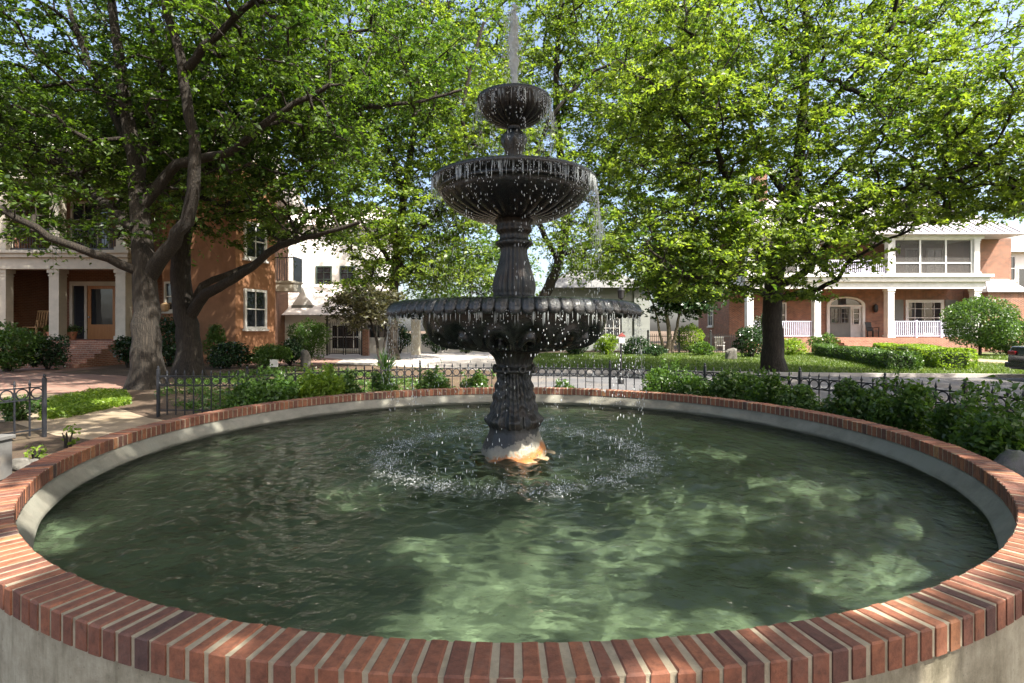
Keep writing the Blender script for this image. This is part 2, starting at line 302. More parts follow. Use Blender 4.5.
class MB:
    def __init__(s): s.v = []; s.f = []; s.n = 0
    def add(s, V, Fs):
        V = [tuple(float(c) for c in p) for p in V]
        s.v += V; s.f += [tuple(int(i) + s.n for i in f) for f in Fs]; s.n += len(V); return s
    def obox(s, o, a, b, c):
        o, a, b, c = (np.asarray(t, dtype=float) for t in (o, a, b, c))
        V = [o, o + a, o + a + b, o + b, o + c, o + a + c, o + a + b + c, o + b + c]
        Fs = [(0, 3, 2, 1), (4, 5, 6, 7), (0, 1, 5, 4), (1, 2, 6, 5), (2, 3, 7, 6), (3, 0, 4, 7)]
        if np.dot(np.cross(a, b), c) < 0: Fs = [f[::-1] for f in Fs]
        return s.add(V, Fs)
    def box(s, x0, x1, y0, y1, z0, z1): return s.obox((x0, y0, z0), (x1 - x0, 0, 0), (0, y1 - y0, 0), (0, 0, z1 - z0))
    def tube(s, pts, rad, k=8, cap=True, lobes=None):
        pts = [np.asarray(p, dtype=float) for p in pts]; n = len(pts)
        if np.isscalar(rad): rad = [rad] * n
        V = []; Fs = []; ref = None
        for i in range(n):
            d = pts[min(i + 1, n - 1)] - pts[max(i - 1, 0)]; d = d / (np.linalg.norm(d) + 1e-9)
            if ref is None: ref = np.array([1, 0, 0]) if abs(d[0]) < 0.9 else np.array([0, 1, 0])
            u = ref - d * np.dot(ref, d); u /= np.linalg.norm(u) + 1e-9; w = np.cross(d, u); ref = u
            for j in range(k):
                t = 2 * PI * j / k; r = rad[i] * (1 + (lobes(t, i) if lobes else 0))
                V.append(pts[i] + r * (math.cos(t) * u + math.sin(t) * w))
        for i in range(n - 1):
            for j in range(k):
                a = i * k + j; b = i * k + (j + 1) % k; Fs.append((a, b, b + k, a + k))
        if cap:
            Fs.append(tuple(range(k))[::-1]); Fs.append(tuple(range((n - 1) * k, n * k)))
        return s.add(V, Fs)
    def lathe(s, prof, k, cx=0, cy=0, fn=None, closed=False):
        n = len(prof); V = []; Fs = []
        for i, (r, z) in enumerate(prof):
            for j in range(k):
                t = 2 * PI * j / k; dr, dz = fn(t, i, i / (n - 1)) if fn else (0, 0)
                V.append((cx + (r + dr) * math.cos(t), cy + (r + dr) * math.sin(t), z + dz))
        for i in range(n - 1 + (1 if closed else 0)):
            i2 = (i + 1) % n
            for j in range(k):
                j2 = (j + 1) % k; Fs.append((i * k + j, i * k + j2, i2 * k + j2, i2 * k + j))
        return s.add(V, Fs)
    def ell(s, c, r, k=10, m=6):
        c = np.asarray(c, float); r = np.asarray(r if not np.isscalar(r) else (r, r, r), float)
        V = [c + (0, 0, -r[2])]; Fs = []
        for i in range(1, m):
            ph = -PI / 2 + PI * i / m
            for j in range(k):
                t = 2 * PI * j / k; V.append(c + r * (math.cos(ph) * math.cos(t), math.cos(ph) * math.sin(t), math.sin(ph)))
        V.append(c + (0, 0, r[2])); top = len(V) - 1
        for j in range(k): Fs.append((0, 1 + (j + 1) % k, 1 + j)); Fs.append((top, 1 + (m - 2) * k + j, 1 + (m - 2) * k + (j + 1) % k))
        for i in range(m - 2):
            for j in range(k):
                a = 1 + i * k + j; b = 1 + i * k + (j + 1) % k; Fs.append((a, b, b + k, a + k))
        return s.add(V, Fs)
    def prism(s, poly, d):       # poly: list of 3D points, d: extrusion vector
        poly = [np.asarray(p, float) for p in poly]; d = np.asarray(d, float); n = len(poly)
        V = poly + [p + d for p in poly]
        Fs = [tuple(range(n))[::-1], tuple(range(n, 2 * n))] + [(i, (i + 1) % n, n + (i + 1) % n, n + i) for i in range(n)]
        return s.add(V, Fs)
    def torus(s, c, R, r, u, w, k=20, m=8, sq=1.0):
        c, u, w = (np.asarray(t, float) for t in (c, u, w)); nn = np.cross(u, w); V = []; Fs = []
        for i in range(k):
            t = 2 * PI * i / k; d = math.cos(t) * u + math.sin(t) * w
            for j in range(m):
                p = 2 * PI * j / m; V.append(c + d * (R + r * math.cos(p)) + nn * r * sq * math.sin(p))
        for i in range(k):
            for j in range(m):
                Fs.append((i * m + j, ((i + 1) % k) * m + j, ((i + 1) % k) * m + (j + 1) % m, i * m + (j + 1) % m))
        return s.add(V, Fs)
    def build(s, name, mt, parent=None, smooth=False, sharp=40, bevel=0, tint=None):
        V = np.array(s.v)
        if parent is not None: V = V - origin(parent)
        me = bpy.data.meshes.new(name); me.from_pydata([tuple(p) for p in V], [], s.f)
        import bmesh
        bm = bmesh.new(); bm.from_mesh(me); bmesh.ops.recalc_face_normals(bm, faces=bm.faces); bm.to_mesh(me); bm.free()
        if smooth:
            me.polygons.foreach_set('use_smooth', np.ones(len(me.polygons), dtype=bool))
            try: me.set_sharp_from_angle(angle=math.radians(sharp))
            except Exception: pass
        if tint is not None:
            a = me.attributes.new('tint', 'FLOAT', 'FACE'); a.data.foreach_set('value', np.asarray(tint, dtype=np.float32))
        me.update(); o = link_mesh(me, name, mt, parent)
        if bevel:
            b = o.modifiers.new('bevel', 'BEVEL'); b.width = bevel; b.segments = 2; b.limit_method = 'ANGLE'
        return o
def copy_to(o, parent, loc):
    c = o.copy(); COL.objects.link(c); c.parent = parent; c.location = Vector([float(x) for x in loc]); return c

# ------------------------------------------------------------------ leaves, shrubs, trees
def leaf_geo(rng, C, Ls, ratio=0.5, up=0.6, droop=0.12, direc=None):
    n = len(C); Ls = np.broadcast_to(Ls, (n,))[:, None]
    nr = rng.normal(size=(n, 3)); nr /= np.linalg.norm(nr, axis=1, keepdims=True) + 1e-9
    nr[:, 2] += up * 1.6; nr /= np.linalg.norm(nr, axis=1, keepdims=True) + 1e-9
    d = rng.normal(size=(n, 3)) if direc is None else direc.copy(); d -= nr * np.sum(d * nr, axis=1, keepdims=True); d /= np.linalg.norm(d, axis=1, keepdims=True) + 1e-9
    s = np.cross(nr, d); W = Ls * ratio * rng.uniform(0.75, 1.25, (n, 1))
    base = C - d * Ls * 0.5; tip = C + d * Ls * 0.5 - nr * Ls * droop
    l = C + s * W * 0.5 + nr * W * 0.18 - d * Ls * 0.06; r = C - s * W * 0.5 + nr * W * 0.18 - d * Ls * 0.06
    V = np.stack([base, r, tip, l], axis=1).reshape(-1, 3)
    return V, np.arange(4 * n, dtype=np.int32).reshape(-1, 4)
def foliage(name, rng, C, clump, Ls, mt, parent, **kw):
    V, Q = leaf_geo(rng, C, Ls, **kw)
    t = np.clip(0.48 + 0.24 * rng.normal(size=len(C)) + clump, 0, 1)
    return np_mesh(name, V, Q, mt, parent, tint=t)
def shrub(name, label, cat, c, r, n, Ls, mt, seed, group=None, lumps=9, shape='round', stem_h=None, tall_shoots=0, up=0.4, inner=0.55, **kw):
    """c: base centre on the ground, r: (rx, ry, height/2)"""
    rng = np.random.default_rng(seed); c = np.array(c, float)
    t = thing(name, label, cat, c, group)
    cz = c + (0, 0, r[2])
    if stem_h: cz = c + (0, 0, stem_h + r[2])
    lc = rng.normal(size=(lumps, 3)); lc /= np.linalg.norm(lc, axis=1, keepdims=True); lr = rng.uniform(0.32, 0.55, lumps)
    lc *= (1 - lr * 0.8)[:, None]
    pts = []; cl = []
    if shape == 'round':
        per = n // lumps
        for i in range(lumps):
            d = rng.normal(size=(per, 3)); d /= np.linalg.norm(d, axis=1, keepdims=True)
            q = lc[i] + d * lr[i] * rng.uniform(inner, 1.08, (per, 1)); pts.append(q); cl.append(np.full(per, rng.normal() * 0.13))
        core = rng.normal(size=(n // 3, 3)); core /= np.linalg.norm(core, axis=1, keepdims=True); core *= rng.uniform(0.4, 0.86, (n // 3, 1)); pts.append(core); cl.append(np.zeros(n // 3))
        q = np.concatenate(pts); cl = np.concatenate(cl)
    elif shape == 'sphere':
        d = rng.normal(size=(n, 3)); d /= np.linalg.norm(d, axis=1, keepdims=True)
        az = np.arctan2(d[:, 1], d[:, 0]); w = 0.9 + 0.07 * np.sin(az * 3 + seed) + 0.05 * np.sin(d[:, 2] * 6 + az * 2)
        q = d * (rng.uniform(0.72, 1.04, n) * w)[:, None]; cl = 0.12 * np.sin(az * 5 + 3 * d[:, 2])
    else:   # box hedge with soft edges
        d = rng.uniform(-1, 1, (n, 3)); k = rng.integers(0, 3, n); sg = np.sign(d[np.arange(n), k]); sg[(k == 2) & (sg < 0)] = 1
        d[np.arange(n), k] = sg * rng.uniform(0.8, 1.03, n)
        m = (np.abs(d) ** 6).sum(1) ** (1 / 6); q = d / np.maximum(m, 1)[:, None]; cl = 0.12 * np.sin(d[:, 0] * 9 + seed)
    C = cz + q * np.array(r); C[:, 2] = np.maximum(C[:, 2], c[2] + 0.02)
    if tall_shoots:
        for i in range(tall_shoots):
            a = rng.uniform(0, 2 * PI); b = rng.uniform(0, 0.75); m = 16
            s = rng.uniform(0, 1, m)[:, None]; hh = r[2] * rng.uniform(0.25, 0.55)
            p0 = cz + np.array([r[0] * b * math.cos(a), r[1] * b * math.sin(a), r[2] * 0.8]); tipv = np.array([0.3 * math.cos(a) * hh, 0.3 * math.sin(a) * hh, hh])
            C = np.concatenate([C, p0 + s * tipv + rng.normal(size=(m, 3)) * Ls * 0.4]); cl = np.concatenate([cl, np.full(m, 0.15)])
    foliage('foliage', rng, C, cl, Ls * rng.uniform(0.7, 1.25, len(C)), mt, t, up=up, **kw)
    st = MB(); ns = 1 if stem_h else 5
    for i in range(ns):
        a = 2 * PI * i / ns; e = cz + np.array([math.cos(a) * r[0] * 0.45, math.sin(a) * r[1] * 0.45, r[2] * 0.2]) * (0 if stem_h else 1) + (np.array([0, 0, 0]))
        if stem_h: e = cz
        else: e = np.array([c[0] + math.cos(a) * r[0] * 0.45, c[1] + math.sin(a) * r[1] * 0.45, cz[2] + r[2] * 0.2])
        rr = 0.012 + 0.02 * r[0] if not stem_h else 0.05 + 0.02 * r[0]
        st.tube([c + np.array([math.cos(a), math.sin(a), 0]) * 0.03 * (0 if stem_h else 1), (c + e) / 2, e], [rr, rr * 0.8, rr * 0.4], 6)
    st.build('stem', M['bark'], t, True)
    return t
def spline(pts, step=0.3):
    pts = [np.asarray(p, float) for p in pts]; out = []
    for i in range(len(pts) - 1):
        p0 = pts[max(i - 1, 0)]; p1 = pts[i]; p2 = pts[i + 1]; p3 = pts[min(i + 2, len(pts) - 1)]
        n = max(2, int(np.linalg.norm(p2 - p1) / step))
        for j in range(n):
            t = j / n; out.append(0.5 * ((2 * p1) + (-p0 + p2) * t + (2 * p0 - 5 * p1 + 4 * p2 - p3) * t * t + (-p0 + 3 * p1 - 3 * p2 + p3) * t ** 3))
    out.append(pts[-1]); return out
def tree(name, label, base, limbs, env, seed, n_clump, n_leaf, Ls, leaf, bark='bark', group=None, spread=(0.52, 0.52, 0.25), tip_r=0.012,
         ratio=0.5, up=0.6, keep=None, flare=0.34, cat='tree', bare=0.45, holes=()):
    """limbs: list of (points, radius at start, radius at end); the first is the trunk. env: list of (centre, radii, weight)."""
    rng = np.random.default_rng(seed); t = thing(name, label, cat, base, group)
    mb = MB(); pos = []; par = []
    for li, (pts, r0, r1) in enumerate(limbs):
        sp = spline(pts, 0.3)
        jit = [0.0] * len(sp)
        for i in range(1, len(sp) - 1): sp[i] = sp[i] + rng.normal(size=3) * (0.015 if li == 0 else 0.02)
        s = np.linspace(0, 1, len(sp)); rad = r0 + (r1 - r0) * s ** 0.8
        k = 22 if li == 0 else 12
        if li == 0:
            zz = np.array([p[2] for p in sp]) - sp[0][2]; rad = rad * (1 + flare * np.exp(-zz / 0.32))
            ph = rng.uniform(0, 6, 3); zc = list(zz)
            lob = lambda a, i: (0.10 * math.sin(4 * a + ph[0]) + 0.06 * math.sin(7 * a + ph[1])) * (math.exp(-zc[i] / 0.5)) + 0.03 * math.sin(3 * a + ph[2] + zc[i])
            sp[0] = sp[0] - np.array([0, 0, 0.1])
        else:
            ph = rng.uniform(0, 6); kn = rng.normal(size=200) * 0.025; lob = lambda a, i: 0.06 * math.sin(3 * a + ph + i * 0.4) + kn[i % 200]
        mb.tube(sp, list(rad), k, True, lob)
        st = 2 if li else max(2, int(len(sp) * 0.55))
        prev = -1
        for p in sp[st::2]:
            pos.append(p); par.append(prev); prev = len(pos) - 1
    mb.build('trunk', M[bark], t, True, 60)
    nl = len(pos)
    # attraction points spread through the crown
    w = np.array([e[2] for e in env], float); w /= w.sum(); A = []
    tries = 0
    mind = ((4 / 3 * PI * sum(e[1][0] * e[1][1] * e[1][2] for e in env) / n_clump) ** (1 / 3)) * 0.6
    while len(A) < n_clump and tries < n_clump * 60:
        tries += 1
        c, r, _ = env[rng.choice(len(env), p=w)]
        d = rng.normal(size=3); d /= np.linalg.norm(d); p = np.array(c) + d * np.array(r) * rng.uniform(0.0, 1.0) ** (1 / 2.2)
        if keep is not None and not keep(p): continue
        if A and np.min(np.sum((np.array(A) - p) ** 2, axis=1)) < mind * mind: mind *= 0.9995; continue
        A.append(p)
    A = np.array(A)
    cap = nl + len(A) * 40; PA = np.zeros((cap, 3)); PA[:nl] = pos; n = nl
    d0 = np.array([np.min(np.linalg.norm(PA[:nl] - a, axis=1)) for a in A]); order = np.argsort(d0)
    par = par + [0] * (cap - nl); plen = np.zeros(cap); ends = []
    for i in range(nl): plen[i] = 0 if par[i] < 0 else plen[par[i]] + 0.3
    for ai in order:
        a = A[ai]; dd = np.linalg.norm(PA[:n] - a, axis=1) + 0.12 * plen[:n]
        # branches prefer to rise away from the skeleton
        dd = dd + 0.5 * np.maximum(0, PA[:n, 2] - a[2])
        b = int(np.argmin(dd)); p0 = PA[b]; L = np.linalg.norm(a - p0); m = max(2, min(30, int(L / 0.45)))
        per = rng.normal(size=3) * 0.12 * L; per[2] = abs(per[2]) * 0.5 + 0.08 * L; prev = b
        for j in range(1, m + 1):
            s = j / m; PA[n] = p0 + (a - p0) * s + per * math.sin(PI * s) + (rng.normal(size=3) * 0.04 if j < m else 0)
            par[n] = prev; plen[n] = plen[prev] + L / m; prev = n; n += 1
        ends.append(prev)
    tips = np.zeros(n)
    for e in ends: tips[e] += 1
    for i in range(n - 1, -1, -1):
        if par[i] >= 0: tips[par[i]] += tips[i]
    rad = tip_r * np.maximum(tips, 0.6) ** 0.46
    rad = np.minimum(rad, 0.16)
    idx = np.arange(nl, n); pa = np.array(par[:n])[idx]; k = 6
    a = PA[pa]; b = PA[idx]; d = b - a; ln = np.linalg.norm(d, axis=1, keepdims=True) + 1e-9; d = d / ln; a = a - d * 0.02
    ref = np.where(np.abs(d[:, 2:3]) < 0.9, np.array([[0, 0, 1.0]]), np.array([[1.0, 0, 0]])); u = np.cross(d, ref); u /= np.linalg.norm(u, axis=1, keepdims=True); v = np.cross(d, u)
    ra = np.minimum(rad[pa], rad[idx] * 1.3); rb = rad[idx]; rings = []
    for (c, r) in ((a, ra), (b, rb)):
        for j in range(k): rings.append(c + r[:, None] * (math.cos(2 * PI * j / k) * u + math.sin(2 * PI * j / k) * v))
    V = np.stack(rings, axis=1).reshape(-1, 3); base_i = (np.arange(len(idx)) * 2 * k)[:, None]
    Q = np.concatenate([base_i + np.array([[j, (j + 1) % k, k + (j + 1) % k, k + j]]) for j in range(k)])
    np_mesh('branches', V, Q, M[bark], t, smooth=True)
    # leaves: sprays at the ends and along the outer twigs
    nt = 7; lp = max(3, int(round(n_leaf / len(ends) / nt))); E = np.array(ends); ne = len(E)
    ax = PA[E] - PA[np.array(par)[E]]; ax /= np.linalg.norm(ax, axis=1, keepdims=True) + 1e-9
    f = rng.uniform(0.6, 1.4, ne); sz = np.array(spread)
    td = rng.normal(size=(ne, nt, 3)) * np.array([1, 1, 0.45]); td /= np.linalg.norm(td, axis=2, keepdims=True); td = td + 0.55 * ax[:, None, :]; td /= np.linalg.norm(td, axis=2, keepdims=True)
    tl = sz[0] * 1.35 * f[:, None] * rng.uniform(0.6, 1.3, (ne, nt)); t0 = PA[E][:, None, :] - ax[:, None, :] * rng.uniform(0, 0.9, (ne, nt, 1)) * sz[0] * f[:, None, None]
    sp_ = rng.uniform(0.12, 1.0, (ne, nt, lp)); sag = -0.22 * tl[:, :, None] * sp_ ** 2
    C = t0[:, :, None, :] + td[:, :, None, :] * (tl[:, :, None] * sp_)[..., None]; C[..., 2] += sag
    side = np.cross(td, np.array([0, 0, 1.0])); side /= np.linalg.norm(side, axis=2, keepdims=True) + 1e-9
    sg = np.where(rng.uniform(size=(ne, nt, lp)) < 0.5, -1.0, 1.0)[..., None]
    LD = td[:, :, None, :] * 0.7 + side[:, :, None, :] * sg * 0.8 + rng.normal(size=(ne, nt, lp, 3)) * 0.3
    C = C + side[:, :, None, :] * sg * Ls * 0.42 + rng.normal(size=C.shape) * Ls * 0.25
    cl = np.broadcast_to((rng.normal(size=ne) * 0.16)[:, None, None] + (rng.normal(size=(ne, nt)) * 0.13)[:, :, None], (ne, nt, lp)).ravel(); C = C.reshape(-1, 3); LD = LD.reshape(-1, 3)
    # fine twigs that carry the leaves
    a = t0.reshape(-1, 3); b = (t0 + td * tl[..., None] * 0.95).reshape(-1, 3); b[:, 2] -= 0.2 * tl.ravel()
    if keep is not None:
        kt = np.array([keep(p) and keep(q) for p, q in zip(a, b)]); a = a[kt]; b = b[kt]
    d = b - a; u = np.cross(d, np.array([0.2, 0.1, 1.0])); u /= np.linalg.norm(u, axis=1, keepdims=True) + 1e-9; v = np.cross(d, u); v /= np.linalg.norm(v, axis=1, keepdims=True) + 1e-9; rt = tip_r * 0.42
    V = np.stack([a + rt * (math.cos(q) * u + math.sin(q) * v) for q in (0, 2.1, 4.2)] + [b + rt * 0.4 * (math.cos(q) * u + math.sin(q) * v) for q in (0, 2.1, 4.2)], axis=1).reshape(-1, 3); bi = (np.arange(len(a)) * 6)[:, None]
    np_mesh('twigs', V, np.concatenate([bi + np.array([[j, (j + 1) % 3, 3 + (j + 1) % 3, 3 + j]]) for j in range(3)]), M[bark], t)
    if keep is not None:
        kk = np.array([keep(p) for p in C]); C = C[kk]; cl = cl[kk]; LD = LD[kk]
    for hc, hr in holes:
        kk = np.linalg.norm(C - np.array(hc), axis=1) > hr * rng.uniform(0.75, 1.2, len(C)); C = C[kk]; cl = cl[kk]; LD = LD[kk]
    LM = PA[:nl]; dm = np.concatenate([np.min(((q[:, None, :] - LM[None]) ** 2).sum(2), axis=1) for q in np.array_split(C, max(1, len(C) // 4000))])
    kk = (dm > bare * bare) | (rng.uniform(size=len(C)) < 0.2); C = C[kk]; cl = cl[kk]; LD = LD[kk]
    foliage('crown', rng, C, cl, Ls * rng.uniform(0.65, 1.25, len(C)), M[leaf], t, ratio=ratio, up=up, direc=LD)
    return t

# ------------------------------------------------------------------ ground, paths, street, lawn
def ground():
    rr = [3.70, 4.2, 5, 6.2, 8, 11, 15, 20, 28, 40, 60, 90, 150, 300, 700]; k = 96; V = []; Q = []
    for r in rr:
        for j in range(k): V.append((FX + r * math.cos(2 * PI * j / k), FY + r * math.sin(2 * PI * j / k), 0.0))
    for i in range(len(rr) - 1):
        for j in range(k): Q.append((i * k + j, i * k + (j + 1) % k, (i + 1) * k + (j + 1) % k, (i + 1) * k + j))
    tag(np_mesh('ground', V, Q, M['mulch']), kind='structure')
ground()
def sheet(name, pts, z, mt, kind='structure', th=None):
    mb = MB(); pts = [np.array([p[0], p[1], z - 0.1 if th else z]) for p in pts]
    if th:
        mb.prism([p for p in pts], (0, 0, 0.1))
    else:
        mb.add(pts, [tuple(range(len(pts)))])
    o = mb.build(name, mt)
    return tag(o, kind=kind)
# paved path through the opening in the fence, to the brick walk in front of the left house
sheet('tan_path', [(-3.6, 6.9), (-4.3, 6.55), (-6.3, 7.35), (-7.9, 8.4), (-14.0, 9.6), (-14.0, 13.2), (-9.6, 12.0), (-7.9, 10.4), (-6.0, 8.8), (-3.2, 7.35)], 0.006, M['tan_path'])
sheet('brick_walk', [(-26, 13.4), (-9.9, 12.15), (-9.2, 14.4), (-12.5, 17.0), (-15.6, 18.0), (-15.6, 20.6), (-18.8, 20.6), (-18.8, 18.4), (-26, 18.6)], 0.010, M['paving'])
sheet('street', [(0.0, 13.0), (4, 11.6), (7.5, 10.4), (11, 9.6), (30, 8.4), (70, 8.4), (70, 16.2), (22, 16.2), (13.6, 16.5), (9.5, 16.9), (6, 17.6), (0.5, 18.2)], 0.005, M['asphalt'])
sheet('driveway', [(-12.5, 25.0), (-6.5, 22.5), (0.6, 18.4), (0.6, 36), (-4, 48), (-12.5, 48)], 0.004, M['concrete'])
sheet('brick_court', [(-12.3, 21.8), (-7.4, 21.8), (-8.4, 26.5), (-12.3, 30.5)], 0.012, M['paving'])
sheet('front_lawn', [(1.0, 18.35), (6.1, 17.75), (9.6, 17.05), (13.7, 16.65), (22, 16.35), (60, 16.35), (60, 34), (2.0, 34), (0.9, 30)], 0.020, M['lawn'], th=1)
sheet('garden_walk', [(19.5, 16.4), (23.2, 16.4), (23.4, 32.0), (21.0, 32.0)], 0.026, M['tan_path'])
kb = MB()
kp = spline([(0.95, 18.28, 0), (6.05, 17.68, 0), (9.55, 16.98, 0), (13.65, 16.58, 0), (22, 16.28, 0), (60, 16.28, 0)], 0.8)
for a, b in zip(kp[:-1], kp[1:]):
    d = b - a; nrm = np.array([d[1], -d[0], 0]); nrm = nrm / np.linalg.norm(nrm) * 0.15
    kb.obox(a + (0, 0, -0.05), d, nrm, (0, 0, 0.16))
tag(kb.build('kerb', M['concrete']), kind='structure')
# grass blades and ground cover
def in_poly(p, poly):
    x, y = p[:, 0], p[:, 1]; ins = np.zeros(len(p), bool); n = len(poly)
    for i in range(n):
        x1, y1 = poly[i][:2]; x2, y2 = poly[(i + 1) % n][:2]
        c = ((y1 > y) != (y2 > y)) & (x < (x2 - x1) * (y - y1) / (y2 - y1 + 1e-12) + x1); ins ^= c
    return ins
def scatter(name, label, cat, poly, n, Ls, hgt, mt, seed, up, z0=0.0, ratio=0.35, blades=False, patch=0.0):
    rng = np.random.default_rng(seed); a = np.array([p[:2] for p in poly]); lo = a.min(0); hi = a.max(0)
    p = rng.uniform(lo, hi, (n * 3, 2)); p = p[in_poly(p, poly)]
    if patch:
        f = np.sin(p[:, 0] * 2.1 + 1) + np.sin(p[:, 1] * 2.7) + np.sin(p[:, 0] * 4.3 + p[:, 1] * 3.1); p = p[f > -patch]
    p = p[:n]; m = len(p)
    if blades:
        h = hgt * rng.uniform(0.5, 1.3, m); th = rng.uniform(0, 2 * PI, m); le = rng.normal(size=(m, 2)) * 0.4 * h[:, None]; w = Ls
        b = np.concatenate([p, np.full((m, 1), z0)], axis=1); s = np.stack([np.cos(th), np.sin(th), np.zeros(m)], axis=1) * w
        tip = b + np.concatenate([le, h[:, None]], axis=1)
        V = np.stack([b - s, b + s, tip], axis=1).reshape(-1, 3); Q = np.arange(3 * m).reshape(-1, 3)
        o = np_mesh(name, V, Q, mt, tint=np.clip(rng.normal(0.5, 0.25, m), 0, 1))
    else:
        C = np.concatenate([p, z0 + hgt * rng.uniform(0.05, 1.0, (m, 1)) ** 1.5], axis=1)
        o = foliage(name, rng, C, 0.12 * np.sin(p[:, 0] * 5 + p[:, 1] * 4), Ls * rng.uniform(0.6, 1.3, m), mt, None, ratio=ratio, up=up)
    return tag(o, label, cat, kind='stuff')
scatter('grass', 'short mown green lawn under the trees by the street', 'grass', [(1.1, 18.5), (6.2, 17.9), (9.7, 17.2), (13.8, 16.8), (21, 16.5), (21, 33), (2.1, 33), (1.0, 30)], 60000, 0.016, 0.075, M['grass'], 5, 0.3, 0.02, blades=True)
scatter('grass', 'sunny lawn strip beside the street below the big round bush', 'grass', [(23.4, 16.5), (40, 16.5), (40, 30), (23.6, 31)], 25000, 0.02, 0.08, M['grass'], 6, 0.3, 0.02, blades=True)
scatter('ground_cover', 'low bright green ground cover along the brick walk', 'ground cover', [G(38, 421)[:2], G(70, 418)[:2], G(132, 404)[:2], G(126, 394)[:2], G(95, 393)[:2], G(44, 404)[:2]], 9000, 0.075, 0.13, M['leaf_lime'], 8, 0.7)
scatter('ground_cover', 'low ground cover in the bed behind the iron fence', 'ground cover', [(-5.6, 9.4), (-3.0, 10.9), (-1.2, 12.5), (-4.5, 18.0), (-9.0, 20.0), (-9.4, 15.0), (-7.6, 11.2)], 14000, 0.09, 0.14, M['leaf_shrub'], 9, 0.6, patch=0.6)
scatter('leaf_litter', 'fallen dry brown leaves scattered on the planting bed', 'leaf litter', [(-3.6, 8.9), (0, 10.6), (3.6, 9.4), (5.4, 6.6), (5.2, 3.5), (4.4, 3.5), (4.0, 6.6), (2.8, 8.4), (0, 9.4), (-2.6, 8.4)], 2600, 0.06, 0.02, leaf_mat('dry_leaves', (0.12, 0.07, 0.035), (0.32, 0.22, 0.11), 0.2, (1.2, 1.1, 0.8)), 10, 1.4)

